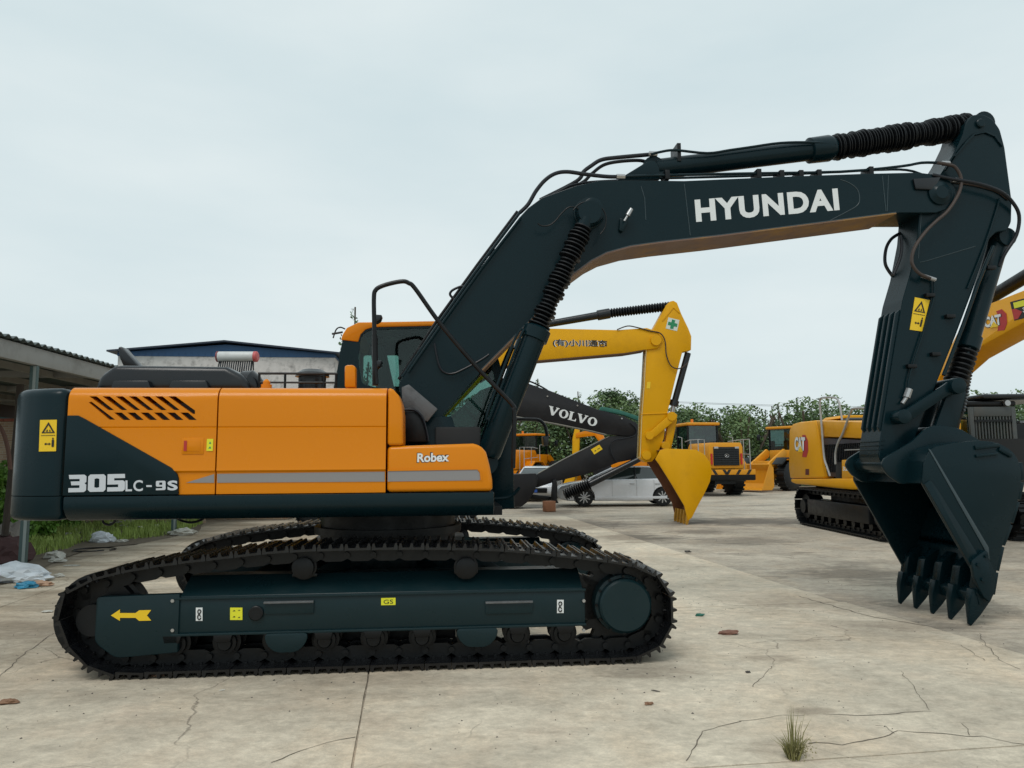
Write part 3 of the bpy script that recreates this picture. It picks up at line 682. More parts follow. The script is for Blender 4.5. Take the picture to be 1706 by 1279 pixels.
b = MB(); b.cyl(t0-L0-Vector((.04,0,0)), t0-L0, .165, n=24); b.build('end_cap', mat('dark_red_cap', (.20,.03,.04), .5), SH)
TUBE = mat('black_glass_tube', (.008,.009,.012), .15); pt = t0-L0
for k in range(15):
    x = pt.x + .10 + k*(t1.x-t0.x-.28)/14; b = MB(); b.cyl((x, pt.y-.02, pt.z-.12), (x+.18, pt.y-.75, .12), .022, n=6); b.build('glass_tube', TUBE, SH)
b = MB()
for x in (pt.x+.05, pt.x+(t1.x-t0.x)-.15):
    b.tube([(x, pt.y+.02, pt.z-.1), (x+.02, pt.y+.05, 0)], .02, smooth=False); b.tube([(x, pt.y-.03, pt.z-.1), (x+.16, pt.y-.8, .0)], .018, smooth=False)
b.build('stand', BLACKM, SH)

# ================================================================== open shelter at the left
TIN = mat('corrugated_tin', (.10,.125,.125), .5, metal=.3, var=.3, dirt=.5, dirtcol=(.10,.07,.05), dscale=3)
BEAM = mat('grey_beam_paint', (.27,.27,.26), .6, dirt=.6, dirtcol=(.12,.11,.10), dscale=2)
POSTG = mat('green_post_paint', (.045,.085,.085), .5, dirt=.3); POSTL = mat('pale_post_face', (.24,.28,.27), .5)
WOODB = mat('dark_timber', (.045,.035,.028), .85, var=.3)
pA = W(60, 577, 11.4); ze = pA.z; pB = G(165, 606, ze); dd = (pB-pA).normalized(); an = atan2(dd.y, dd.x)
SHL = thing('open_shelter', 'open sided shelter with corrugated tin roof at the left edge of the yard', 'shelter', (pA.x, pA.y, 0), an)
# local x runs along the eave away from the camera, local +y points away from the yard
Lr = 11.5; amp = .022; per = .19; n = 470; x_0 = -3.4
b = MB(); vs = []; 
for i in range(n+1):
    x = x_0 + (Lr+3.4)*i/n; dz = amp*cos(2*pi*x/per)
    for (y, z) in ((-.14, ze+.0), (6.6, ze+.06)):
        for t in (0, .012): vs.append((x, y, z+dz+t))
fs = []
for i in range(n):
    a, c = i*4, (i+1)*4; fs += [(a,a+2,c+2,c),(a+1,c+1,c+3,a+3),(a,c,c+1,a+1),(a+2,a+3,c+3,c+2)]
fs += [(0,1,3,2),(n*4,n*4+2,n*4+3,n*4+1)]
b.add(vs, fs); b.build('tin_roof', TIN, SHL, angle=80)
b = MB(); b.box(x_0, Lr-.05, -.06, .05, ze-.30, ze-.035); b.build('eave_beam', BEAM, SHL, bevel=.008)
for y in (1.3, 2.6, 3.9, 5.2, 6.3):
    z = ze+.01*y-.05; b = MB(); b.box(x_0, Lr-.1, y-.03, y+.03, z-.12, z); b.build('purlin', BEAM, SHL)
for x in (-2.6, .0, 3.0, 6.0, 9.0, 11.0):
    b = MB(); b.add([(x-.04,.06,ze-.16),(x+.04,.06,ze-.16),(x+.04,6.4,ze-.10),(x-.04,6.4,ze-.10),(x-.04,.06,ze-.04),(x+.04,.06,ze-.04),(x+.04,6.4,ze+.04),(x-.04,6.4,ze+.04)], [(0,3,2,1),(4,5,6,7),(0,1,5,4),(1,2,6,5),(2,3,7,6),(3,0,4,7)]); b.build('rafter', BEAM, SHL)
b = MB(); b.box(x_0, Lr-.1, 6.45, 6.55, ze-.45, ze-.02); b.build('back_beam', mat('shelter_back_sheet', (.07,.05,.045), .8, var=.3), SHL)
for x in (.0, 6.0, 11.0):
    b = MB(); b.box(x-.035, x+.035, -.05, .05, 0, ze-.305); ps = b.build('post', POSTG, SHL)
    b = MB(); b.box(x-.038, x-.034, -.045, .0, 0, ze-.31); b.build('post_edge', POSTL, ps)
# leaning pole, bent pipe
b = MB(); b.tube([W(8,892,12.6)*1.0, W(18,800,12.5), W(27,730,12.4), W(34,640,12.3)], .055, n=8); o = b.build('leaning_pole', WOODB); tag(o, 'dark round pole leaning under the shelter roof at the left edge', 'pole')
b = MB(); b.tube([W(-22,700,12.0), W(-6,705,12.0), W(6,722,12.0), W(14,752,12.0), W(17,782,12.0)], .032, n=8); o = b.build('bent_pipe', mat('rusty_pipe', (.10,.05,.035), .8)); tag(o, 'rusty bent pipe curving down beside the leaning pole', 'pipe')
# brick wall and teal shed farther back
bw = thing('brick_wall', 'tan brick yard wall behind the shelter at the left edge', 'wall', (-22, 20.5, 0), 0)
b = MB(); zt_ = W(10, 702, 20.5).z; b.box(0, 13.5, 0, .24, 0, zt_); b.build('wall_face', BRICKW, bw)
CAPM = mat('red_coping_brick', (.30,.10,.07), .85, var=.35, vscale=4)
for k in range(56): b = MB() if k == 0 else b; 
cm_ = MB(); cm_.box(0, .225, -.05, .29, 0, .075); cme = cm_.mesh('coping_brick', bevel=.006); cme.materials.append(CAPM)
for k in range(56): o = link('coping_brick', cme, bw); o.location = (k*.24, 0, zt_+.002+random.uniform(0,.006)); o.rotation_euler = (0,0,random.uniform(-.02,.02))
ts = thing('teal_shed', 'low shed with teal sheet metal roof beyond the brick wall', 'shed', (-27, 27, 0), 0)
b = MB(); zt2 = W(10, 693, 27).z; b.box(0, 12, 0, 6, 0, zt2-.02); b.build('wall', TEAL, ts); 
b = MB(); zt3 = W(10, 668, 28).z; b.add([(-.3,-.3,zt2),(12.3,-.3,zt2),(12.3,6.3,zt3+1),(-.3,6.3,zt3+1),(-.3,-.3,zt2+.08),(12.3,-.3,zt2+.08),(12.3,6.3,zt3+1.08),(-.3,6.3,zt3+1.08)], [(0,3,2,1),(4,5,6,7),(0,1,5,4),(1,2,6,5),(2,3,7,6),(3,0,4,7)]); b.build('roof', mat('teal_roof', (.02,.10,.11), .55, var=.5, vscale=3), ts)

# ================================================================== litter
def crumple(name, label, cat, u, v, sx, sy, sz, m, rz=0, seed=0, group=None, rough=.35, h=None):
    p = G(u, v); bm = bmesh.new(); bmesh.ops.create_icosphere(bm, subdivisions=3, radius=1)
    for vt in bm.verts:
        q = vt.co.copy(); d = noise.noise(q*1.8+Vector((seed,0,0)))*rough*1.4 + noise.noise(q*4+Vector((0,seed,0)))*rough*.7
        q *= 1+d; q.z = max(q.z, -.5) + .5; vt.co = Vector((q.x*sx, q.y*sy, q.z*sz))
    me = bpy.data.meshes.new(name); bm.to_mesh(me); bm.free(); me.materials.append(m); o = link(name, me); o.location = p + Vector((0,0,.004)); o.rotation_euler = (0,0,rz); return tag(o, label, cat, group)
PLW = mat('white_plastic_sheet', (.62,.66,.70), .45, var=.12); PLB = mat('blue_plastic_sheet', (.03,.22,.36), .45, var=.3); PAP = mat('dirty_white_paper', (.50,.49,.44), .8, var=.25)
TAN = mat('tan_cardboard', (.42,.26,.17), .8, var=.2); MAR = mat('maroon_cloth', (.07,.035,.035), .9)
crumple('plastic_sack', 'large white plastic sack lying flat at the left edge of the concrete', 'sack', 14, 968, .42, .30, .16, PLW, .1, 1)
crumple('plastic_sheet', 'white plastic sheet crumpled beside the large sack', 'plastic sheet', 55, 968, .22, .16, .08, PLW, .5, 2)
crumple('blue_bag', 'crumpled blue bag in front of the white sack', 'bag', 42, 979, .15, .10, .05, PLB, 0, 3)
crumple('cardboard_scrap', 'tan cardboard scrap lying beside the blue bag', 'cardboard', 66, 976, .15, .07, .04, TAN, .1, 4)
crumple('rubble_pile', 'pile of rubble under a grey cloth beside the green post', 'rubble', 8, 938, .36, .3, .28, MAR, 0, 5)
crumple('grey_cloth', 'grey cloth draped over the rubble pile at the left edge', 'cloth', 12, 925, .33, .28, .38, mat('grey_cloth', (.22,.20,.18), .9, var=.3), 0, 6)
crumple('white_bag', 'white crumpled bag on the grass edge right of the green post', 'bag', 92, 930, .16, .12, .08, PAP, 0, 7)
crumple('white_bag', 'flat white bag scrap in front of the crumpled bag near the post', 'bag', 96, 936, .15, .07, .04, PAP, 0, 8)
crumple('plastic_bag', 'pale lilac plastic bag on the grass edge under the counterweight', 'bag', 170, 903, .24, .14, .14, PLW, 0, 9)
crumple('paper_scrap', 'white paper scrap right of the lilac bag', 'paper', 203, 903, .12, .09, .04, PAP, 0, 10)
crumple('paper_heap', 'heap of pale paper on the grass left of the far track', 'paper', 304, 891, .28, .16, .10, PAP, 0, 11)
crumple('paper_scrap', 'small white scrap on the grass under the body, right of the lilac bag', 'paper', 216, 874, .14, .12, .14, PAP, 0, 12)
crumple('paper_scrap', 'white scrap lying on the concrete near the blue bag', 'paper', 98, 961, .07, .05, .03, PAP, 0, 13)
crumple('paper_scrap', 'thin white strip of paper on bare ground right of the bags', 'paper', 120, 943, .14, .03, .012, PAP, 0, 14)
crumple('paper_scrap', 'small pale scrap close to the left end of the near track', 'paper', 78, 1020, .06, .03, .012, PAP, 0, 15)
crumple('dead_leaf', 'curled brown leaf on the concrete at the left edge of the foreground', 'leaf', 14, 1172, .06, .03, .018, mat('dead_leaf', (.22,.12,.07), .8, var=.3), .3, 16)
crumple('stick', 'short white stick lying on the concrete in front of the near track', 'stick', 370, 1151, .022, .005, .004, PAP, .5, 17, None, .1)
crumple('rag', 'brown rag scrap on the concrete right of the near track', 'rag', 1215, 1056, .09, .05, .02, mat('brown_rag', (.20,.10,.07), .9), 0, 18)
crumple('green_scrap', 'small green plastic scrap on the concrete right of the sprocket', 'plastic scrap', 1166, 1026, .045, .03, .015, mat('green_scrap', (.01,.12,.08), .5), 0, 19)
crumple('stone', 'dark stone on the concrete beyond the near track', 'stone', 1146, 920, .055, .04, .02, mat('dark_stone', (.06,.055,.05), .9), 0, 20)
crumple('stone', 'small dark pebble in the foreground left of the weed tuft', 'stone', 1246, 1121, .018, .012, .008, MATS['dark_stone'], 0, 21)
crumple('twig', 'thin dark twig on the foreground concrete right of the long joint', 'twig', 1092, 1152, .035, .004, .004, MATS['dark_stone'], -.6, 23, None, .1)
crumple('dead_leaf', 'small dark dead leaf in the foreground beside the thin twig', 'leaf', 1081, 1174, .028, .016, .010, MATS['dead_leaf'], .2, 24)
crumple('wood_chip', 'pale wood chip at the foot of the near track', 'wood chip', 262, 1127, .05, .015, .008, TAN, .1, 25)
pl = thing('coil_of_hose', 'thin black hose lying in an open coil at the grass edge', 'hose', tuple(G(155,917)), 0)
b = MB(); b.tube([(.42*cos(a)*(1-.02*i), .30*sin(a), .02) for i, a in enumerate([x*.42 for x in range(-1,15)])], .012, n=6); b.build('coil', HOSEM, pl)
lit = MB(); rl = random.Random(21)
for i in range(420):
    x, y = rl.uniform(x0, x1), rl.uniform(y0, y1)
    if not inpoly(x, y, gp_) or noise.noise(Vector((x*.7+9, y*.7, 3))) < -.05: continue
    s = rl.uniform(.02, .085); c0 = Vector((x, y, rl.uniform(.02, .10))); a = rl.uniform(0, 6.28); k = len(lit.v)
    for j in range(6): an_ = a+j*1.047; lit.v.append(tuple(c0+Vector((cos(an_)*s*rl.uniform(.5,1.3), sin(an_)*s*rl.uniform(.5,1.3), rl.uniform(-.4,.9)*s))))
    lit.v.append(tuple(c0+Vector((0,0,s*.6)))); lit.f += [(k+j, k+(j+1)%6, k+6) for j in range(6)]
lo_ = quick(lit, 'litter', PAP); lo_['kind'] = 'stuff'; tag(lo_, 'many small pale paper and plastic scraps scattered through the grass', 'litter')
peb = MB(); rp = random.Random(9)
for i in range(2200):
    u, v = rp.uniform(-40,1750), 1279-(1279-800)*rp.random()**.5*.98
    if v > 1290: continue
    p = G(u, v+18)
    if noise.noise(Vector((p.x*.8, p.y*.8, 7))) < rp.uniform(-.35,.35): continue
    s = rp.uniform(.002,.006+.005*rp.random()**4)*(1+.04*p.y); q = [Vector((rp.uniform(.6,1.2)*s*cos(a), rp.uniform(.6,1.2)*s*sin(a), 0)) for a in (0,1.2,2.5,3.7,5)]
    k = len(peb.v); peb.v += [tuple(p+x) for x in q] + [tuple(p+Vector((0,0,s*.8)))]; peb.f += [(k+j, k+(j+1)%5, k+5) for j in range(5)]
pb = quick(peb, 'gravel', mat('grit', (.10,.09,.075), .9, var=.6, vscale=40)); pb['kind'] = 'stuff'; tag(pb, 'scattered dark grit and small stones lying over the yard concrete', 'gravel')
# ================================================================== the big dark green and orange excavator
FA = radians(5.0)
f1 = Fr((-1.24, 7.49), FA)
EX = thing('excavator', 'large excavator with orange body, dark green counterweight and boom raised across the whole yard', 'excavator', tuple(f1.O), FA)
YS = -1.45                                           # near side of the body

# ---- near and far tracks
loop_px = [(182,1121),(143,1112),(112,1080),(95,1035),(99,1003),(118,982),(152,964),(202,951),(279,938),(382,926),(473,916),(600,912.5),(700,911.5),(800,913),(870,917),(950,926),
           (1020,934),(1058,942),(1084,953),(1103,966),(1116,986),(1122,1010),(1121,1040),(1108,1070),(1088,1086),(1055,1093)]
lp = [Vector(f1.L(u, v, -1.6)) for u, v in loop_px]
zs = 0.036
for i in (0, len(lp)-1): lp[i].y = zs
lp += [Vector((lp[-1].x*(1-t)+lp[0].x*t, zs)) for t in (.1,.3,.5,.7,.9)]
lp = smooth_loop(lp, 2)
NSH = 49
tn = make_track(EX, lp, -1.3, 0.6, NSH)
tf = make_track(EX, lp, 1.3, 0.6, NSH)
x_id = f1.L(172, 1035, -1.3)[0]; xs, z_s = f1.L(1043, 1010, -1.55)
for sgn in (-1, 1):
    yc = sgn*1.3; yf = yc - 0.12                     # side that looks to the camera
    # side frame: main box with a shoulder sloping up to the carrier rollers
    xa, zt = f1.L(289, 998, -1.5); xb, _ = f1.L(975, 1010, -1.5); zb = f1.L(640, 1049, -1.5)[1]; zt = f1.L(640, 989, -1.5)[1]
    b = MB(); b.box(xa, xb, yc-.20, yc+.20, zb, zt); fm = b.build('track_frame', GREEN2, EX, bevel=.012)
    b = MB(); b.extx([(yc-.20, zt+.001), (yc-.20, zt+.012), (yc+.02, zt+.14), (yc+.20, zt+.14), (yc+.20, zt+.001)], xa+.05, xb-.02); b.build('frame_top', GREEN2, fm, bevel=.008)
    for zz in (zt-.012, zb-.008):
        b = MB(); b.box(xa-.004, xb+.004, yc-.216, yc-.198, zz, zz+.02); b.build('frame_edge', GREEN2, fm, bevel=.004)
    b = MB()
    for u in (482, 848):                             # two step plates let into the side
        x, z = f1.L(u, 1012, -1.5); b.box(x-.19, x+.19, yc-.212, yc-.201, z-.045, z+.045)
    b.build('step_panel', GREEN2, fm, bevel=.004)
    b = MB()
    for u in (482, 848):
        x, z = f1.L(u, 1003, -1.5); b.box(x-.19, x+.19, yc-.235, yc-.200, z-.004, z+.012)
    b.build('step_tread', PLATE, fm, bevel=.003)
    b = MB(); x, z = f1.L(427, 1021, -1.5); b.lathe((x, yc-.222, z), (x, yc-.199, z), [(0,.050),(.2,.056),(1,.056)], 24); b.build('port_cover', BLACKM, fm)
    for u in (289, 972):
        for v in (1000, 1049):
            x, z = f1.L(u, v, -1.5); b = MB(); b.cyl((x, yc-.225, z), (x, yc-.2, z), .014, n=6); b.build('bolt', STEEL, fm)
    # idler yoke cover
    x0, _ = f1.L(160, 1035, -1.5); x1 = xa-.01; z1 = f1.L(240, 990, -1.5)[1]; z0 = z1-.47
    b = MB(); b.prism(fillet([(x0, z0+.12),(x0+.16,z0),(x1+.06,z0+.03),(x1+.06,z1),(x0,z1-.01)], [.05,.05,0,0,.03]), yc-.215, yc-.14); b.build('idler_guard', GREEN2, EX, bevel=.01)
    b = MB(); b.box(x0+.1, x1+.02, yc-.14, yc+.15, .35, z1-.05); b.build('idler_yoke', BLACKM, EX, bevel=.01)
    b = MB(); b.lathe((x_id, yc-.10, .42), (x_id, yc+.10, .42), [(0,.30),(.15,.315),(.16,.345),(.84,.345),(.85,.315),(1,.30)], 36); b.cyl((x_id,yc-.19,.42),(x_id,yc+.19,.42),.12); b.build('idler_wheel', BLACKM, EX)
    # sprocket and final drive
    R = .34; b = MB(); pts = []
    for k in range(21):
        for dr, da in ((0, .1), (.065, .35), (.065, .65), (0, .9)):
            a = 2*pi*(k+da)/21; pts.append((xs + (R-.03+dr)*cos(a), z_s + (R-.03+dr)*sin(a)))
    b.prism(pts, yc-.05, yc+.05); b.build('sprocket', BLACKM, EX)
    b = MB(); b.lathe((xs, yc+.22, z_s), (xs, yc-.25, z_s), [(0,.27),(.5,.27),(.52,.245),(.80,.235),(.82,.212),(.965,.212),(1,.196)], 44); b.build('drive_cover', GREEN2, EX, angle=25)
    b = MB()
    for k in range(12):
        a = 2*pi*k/12; b.cyl((xs+.225*cos(a), yc-.155, z_s+.225*sin(a)), (xs+.225*cos(a), yc-.175, z_s+.225*sin(a)), .012, n=6)
    b.build('drive_bolts', BLACKM, EX)
    b = MB(); b.prism([(xb-.02,zb),(xs-.10,zb+.02),(xs-.10,zt),(xb-.02,zt+.10)], yc-.05, yc+.12); b.build('drive_bracket', BLACKM, EX)
    # rollers along the ground with their guards
    for k in range(9):
        x = x_id+.60+k*(xs-x_id-1.09)/8; b = MB()
        b.lathe((x, yc-.17, .215), (x, yc+.17, .215), [(0,.05),(.06,.06),(.07,.085),(.2,.085),(.21,.11),(.32,.11),(.33,.085),(.67,.085),(.68,.11),(.79,.11),(.8,.085),(.93,.085),(.94,.06),(1,.05)], 18)
        b.build('track_roller', BLACKM, EX)
        b = MB(); b.prism([(x-.075,zb+.002),(x-.055,.235),(x+.055,.235),(x+.075,zb+.002)], yc-.215, yc-.175); b.build('roller_bracket', BLACKM, EX, bevel=.006)
    b = MB(); b.box(x_id+.3, x_id+.55*(xs-x_id)+.5, yc+.175, yc+.20, .13, zb-.002); b.build('dark_filler', BLACKM, EX)  # added dark plate filling the dark space under the frame, behind the rollers
    for u in (478, 795):
        x, z = f1.L(u, 1062, -1.5); b = MB(); b.prism(fillet([(x-.17,zb-.002),(x-.15,.21),(x-.08,.15),(x+.08,.15),(x+.15,.21),(x+.17,zb-.002)], .04), yc-.232, yc-.217); b.build('track_guard', GREEN2, EX, bevel=.006)
    for u in (502, 777):
        x, z = f1.L(u, 948, -1.5); b = MB(); z -= .0
        b.lathe((x, yc-.16, z), (x, yc+.1, z), [(0,.05),(.05,.085),(.3,.085),(.31,.10),(.45,.10),(.46,.085),(1,.085)], 20); b.build('carrier_roller', BLACKM, EX)
        b = MB(); b.box(x-.06, x+.06, yc-.02, yc+.1, zt+.1, z+.02); b.box(x-.10, x+.10, yc-.06, yc+.1, zt+.12, zt+.15); b.build('roller_stand', BLACKM, EX, bevel=.01)

# ---- car body between the tracks and swing bearing
b = MB(); b.prismz(fillet([(-.75,-.6),(.75,-.6),(.75,.6),(-.75,.6)], .2), .50, .86)
for sx in (-1, 1):
    for sy in (-1, 1):
        b.add([(sx*.25, sy*.5, .52),(sx*.75, sy*.4, .52),(sx*1.05, sy*1.12, .48),(sx*.55, sy*1.12, .48),(sx*.25, sy*.5, .84),(sx*.75, sy*.4, .84),(sx*1.05, sy*1.12, .70),(sx*.55, sy*1.12, .70)],
              [(0,1,2,3),(4,5,6,7),(0,1,5,4),(1,2,6,5),(2,3,7,6),(3,0,4,7)])
b.build('car_body', GREEN2, EX)
b = MB(); b.cyl((0,0,.84), (0,0,1.20), .66, n=48); b.cyl((0,0,.93),(0,0,1.0),.72,n=48); b.build('swing_bearing', BLACKM, EX)

# ---- upper structure
z_top = f1.L(380, 644, YS)[1]; z_low = f1.L(460, 822, YS)[1]; z_bot = f1.L(460, 864, YS)[1]
x_cw = f1.L(108, 750, YS)[0]; x12 = f1.L(361, 735, YS)[0]; x23 = f1.L(644, 735, YS)[0]; x_fr = f1.L(821, 800, YS)[0]
x_tail = f1.L(35, 750, -.95)[0]
def railprof(y, yi):    # lower rail section, rounded in towards the bottom
    return [(y, z_low-.006), (y, z_low-.10), (y+.03, z_bot+.05), (y+.10, z_bot), (yi, z_bot), (yi, z_low-.006)]
b = MB(); b.extx([(y-.0, z) for y, z in railprof(YS-.01, -.9)], x_cw+.012, x_fr+.01); b.build('side_skirt', GREEN, EX, bevel=.012)
b = MB(); b.extx([(-y, z) for y, z in railprof(YS-.01, -.9)], x_cw+.012, x_fr+.01); b.build('side_skirt', GREEN, EX, bevel=.012)
b = MB(); b.box(x_cw+.02, x_fr-.05, -.9, .9, z_bot+.02, z_low-.01); b.box(-1.2, 1.1, -.5, .5, z_bot-.06, z_bot+.02); b.build('deck_plate', BLACKM, EX)
b = MB()
for y in (-.36, .36): b.prism([(-.9,z_low),(x_fr-.1,z_low),(.62,2.05),(.35,2.05),(-.7,1.6)], y-.03, y+.03)
b.build('boom_bracket', GREEN, EX, bevel=.008)
# counterweight: seen from above a rounded block
cwp = [(x_cw-.004, YS), (x_tail+.42, YS+.0), (x_tail+.16, YS+.10), (x_tail+.03, YS+.36), (x_tail-.03, -.6), (x_tail-.05, 0)]
cwp = cwp + [(x, -y) for x, y in reversed(cwp[:-1])]
rr = [0,.22,.22,.25,.3,.4,.3,.25,.22,.22,0]
cwp = fillet(cwp, rr, 5)
b = MB(); b.prismz(cwp, z_low+.0, z_top-.01); b.build('counterweight', GREEN, EX, bevel=.07, seg=4, bsel=lambda p: p.z > z_low+.1)
cx_ = sum(p[0] for p in cwp)/len(cwp)
b = MB(); b.prismz([(x, y) for x, y in cwp], z_bot+.005, z_low-.006); b.build('counterweight_base', GREEN, EX, bevel=.045, seg=3, bsel=lambda p: p.z < z_low-.1)
# side panels: section with a rounded shoulder and two long creases
zc1 = f1.L(460, 711, YS)[1]; zc2 = f1.L(460, 785, YS)[1]
def panelprof(y, yi, top, s=1):
    r = .11; p = [(y+.012, z_low), (y+.012, zc2-.006), (y-.004, zc2+.010), (y, zc2+.03), (y, zc1-.006), (y+.006, zc1-.001), (y, zc1+.006), (y, top-r)]
    for k in range(1, 7): a = (pi/2)*k/6; p.append((y + r*(1-cos(a)), top - r + r*sin(a)))
    p += [(yi, top+.012), (yi, z_low)]
    return [(s*a, z) for a, z in p]
G_ = .006
b = MB(); b.extx(panelprof(YS, -1.05, z_top), x_cw+G_, x12-G_); pn1 = b.build('side_door', ORANGE, EX, angle=22)
b = MB(); b.extx(panelprof(YS, -1.05, z_top), x12+G_, x23-G_); pn2 = b.build('side_door', ORANGE, EX, angle=22)
# the louvres are cut right through the rear door
cut = MB()
def zoomp(x, y): return (x/3.762, 540+y/3.762)
lv = []
for i in range(7):
    x = 558+82.5*i; e = (690+82.5*i, 538) if i < 6 else (1222, 560)
    lv.append([(x, 451), (x+46, 451), (e[0]+25, e[1]), (e[0]-12, e[1])] if i < 6 else [(x, 451), (x+46, 451), (1222, 540), (1222, 562), (1208, 562)])
lv.append([(556, 490), (572, 484), (722, 598), (685, 598)])
for i in range(6):
    x = 715+83*i; lv.append([(x, 553), (x+48, 553), (x+103, 600), (x+55, 600)])
for q in lv: cut.prism(f1.Ls([zoomp(*p) for p in q], YS), YS-.2, YS+.25)
xm = f1.L(300,680,YS)[0]
cut2 = MB(); boolcut(pn1, cut)
b = MB(); b.box(x_cw+.05, x12-.02, YS+.045, YS+.055, z_low+.3, z_top-.13); b.build('louvre_backing', DARK, pn1)
# dark green corner of the rear door with the model lettering
zq = [(112,692),(131,692),(141,697),(286,779),(295,789),(297.5,796),(297.5,823),(106,826)]
P_ = f1.Ls(zq, YS); P_[0] = (x_cw+G_, P_[0][1]); P_[-1] = (x_cw+G_, z_low); P_[-2] = (P_[-2][0], z_low)
b = MB(); b.prism(P_, YS-.012, YS+.02); b.build('door_corner', GREEN, pn1, bevel=.006)
# front hood with cut-out corner
x3 = x23+G_
pz = f1.Ls([(645,645),(655,648),(664,658),(669,672),(671,690),(671.5,736)], YS)
b = MB(); b.prism([(x3, f1.L(645,742,YS)[1])]+[(x3, z_top-.0)]+[(max(p[0],x3+.03), p[1]) for p in pz[1:-1]]+[(pz[-1][0], f1.L(671,742,YS)[1])], YS, -1.05)
h1 = b.build('hood_corner', ORANGE, EX, bevel=.05, seg=4)
P_ = f1.Ls([(645,742.5),(788,738.5),(801,742),(810,753),(816,775),(820.5,800),(821,817)], YS); P_[0] = (x3, P_[0][1]-.004); P_[-1] = (P_[-1][0], z_low)
b = MB(); b.prism(P_[:1]+P_[1:]+[(x3, z_low)], YS, -.62); h2 = b.build('front_locker', ORANGE, EX, bevel=.035, seg=4)
# far side of the body, below and behind the cab
b = MB(); b.extx(panelprof(YS, -1.05, z_top, -1), x_cw+G_, x12-G_); b.build('far_door', ORANGE, EX, angle=22)
b = MB(); b.extx(panelprof(YS, -1.05, z_top, -1), x12+G_, f1.L(555,735,1.4)[0]-.02); b.build('far_door', ORANGE, EX, angle=22)
# tops
b = MB(); b.box(x_cw+.01, x23-.01, -1.06, 1.06, z_top-.05, z_top+.014); b.box(x_cw+.05, -.35, -1.0, 1.0, z_low, z_top-.06); b.build('body_top', ORANGE, EX, bevel=.01)
# engine hood, black dome with pressed feet
hp = f1.Ls([(155,643),(159,626),(166,615),(180,610.5),(300,609),(380,610.5),(396,615),(409,625),(418,643)], -.95)
hx0, hx1 = hp[0][0], hp[-1][0]; hz = f1.L(300,609,-.9)[1]
b = MB(); b.prism([(hx0, z_top+.01),(hx0+.04,hz-.10),(hx0+.16,hz),(hx1-.22,hz-.01),(hx1-.05,hz-.10),(hx1,z_top+.01)], -.95, .95)
b.build('engine_hood', BLACKPL, EX, bevel=.055, seg=4)
for u0, u1 in ((192,250),(288,346)):
    x0, z0 = f1.L(u0,643,-.96); x1, z1 = f1.L(u1,634,-.96); b = MB(); b.prism([(x0-.03,z_top+.012),(x0,z1),(x1,z1),(x1+.03,z_top+.012)], -1.0, -.93); b.build('hood_foot', BLACKPL, EX, bevel=.014)
x0, z0 = f1.L(422,645,-.9); b = MB(); b.lathe((x0-.16,-.75,z_top+.10),(x0+.10,-.75,z_top+.02),[(0,.12),(.3,.15),(.55,.12),(.8,.07),(1,.04)],20); b.build('intake_duct', BLACKPL, EX)
# slanting exhaust outlet
q = f1.Ls([(202,581),(207,578),(236,611),(212,613),(205,598)], .35)
b = MB(); b.prism(q, .26, .44); b.build('exhaust_outlet', BLACKPL, EX, bevel=.02)
# orange post, breather, precleaner, rails
q = f1.Ls([(574,645),(574,610),(578,607.5),(588,607.5),(592,611),(592,645)], -1.15); b = MB(); b.prism(q, -1.15, -1.03); b.build('orange_post', ORANGE, EX, bevel=.015)
x, z = f1.L(444,640,-1.1); b = MB(); b.lathe((x,-1.1,z_top), (x,-1.1,z_top+.10), [(0,.055),(.25,.055),(.26,.045),(.55,.045),(.56,.03),(.8,.03),(1,.012)], 14); b.build('filler_cap', ORANGE, EX)
x, z = f1.L(520,645,-.6); zt_ = f1.L(520,616,-.6)[1]; b = MB(); b.lathe((x,-.6,z_top), (x,-.6,zt_), [(0,.125),(.72,.125),(.73,.155),(.86,.15),(1,.09)], 28); b.build('precleaner', BLACKPL, EX)
b = MB()
za, zb_ = f1.L(480,622,-.85)[1], f1.L(480,637,-.85)[1]
xa_, xb_ = f1.L(430,630,-.85)[0], f1.L(562,630,-.85)[0]
b.tube([(xa_,-.85,za),(xb_,-.85,za)], .011, smooth=False); b.tube([(xa_,-.85,zb_),(xb_,-.85,zb_)], .009, smooth=False)
for u in (432,475,540,560): x = f1.L(u,630,-.85)[0]; b.tube([(x,-.85,z_top),(x,-.85,za)], .011, smooth=False)
b.build('guard_rail', BLACKM, EX)
# prints on the body
YP = YS+.009
block_text(f1, '305', (114,820), (208,818), (115,791), YS-.0125, SILVER, EX, gap=.10, name='model_lettering')
text(f1, 'LC', (209,818.5), (238,818), (209,800), YS-.0125, SILVER, EX, .02, 'model_lettering', 1.15)
flatpolys(f1, [[(244,808),(253,808),(253,811),(244,811)]], YS-.0125, SILVER, EX, 'model_lettering')
block_text(f1, '9', (260,816.5), (276,816), (260,801), YS-.0125, SILVER, EX, name='model_lettering')
text(f1, 'S', (279,817), (296,816.5), (279,800.5), YS-.0125, SILVER, EX, .035, 'model_lettering')
flatpolys(f1, [[(310,804),(357,789.5),(357,804)]], YS+.0105, STRIPE, EX, 'grey_stripe')
flatpolys(f1, [[(362,789.2),(641,785.5),(641,802),(362,804)]], YS+.0105, STRIPE, EX, 'grey_stripe')
flatpolys(f1, [[(646,785),(795,782.5),(799,788),(800,799),(798,800),(646,802)]], YS-.001, STRIPE, EX, 'grey_stripe')
flatpolys(f1, [[(646,782),(795,779.5),(802,784),(803,800),(801,800),(799.5,786),(795,782),(646,784.5)]], YS-.001, ORANGE, EX, 'panel_crease', .008)
text(f1, 'Robex', (694,771), (747,769), (694.5,754), YS-.002, BLACKP, EX, .055, 'name_shadow')
text(f1, 'Robex', (695,770), (748,768.5), (695.5,755), YS-.004, WHITE, EX, .03, 'name_lettering')
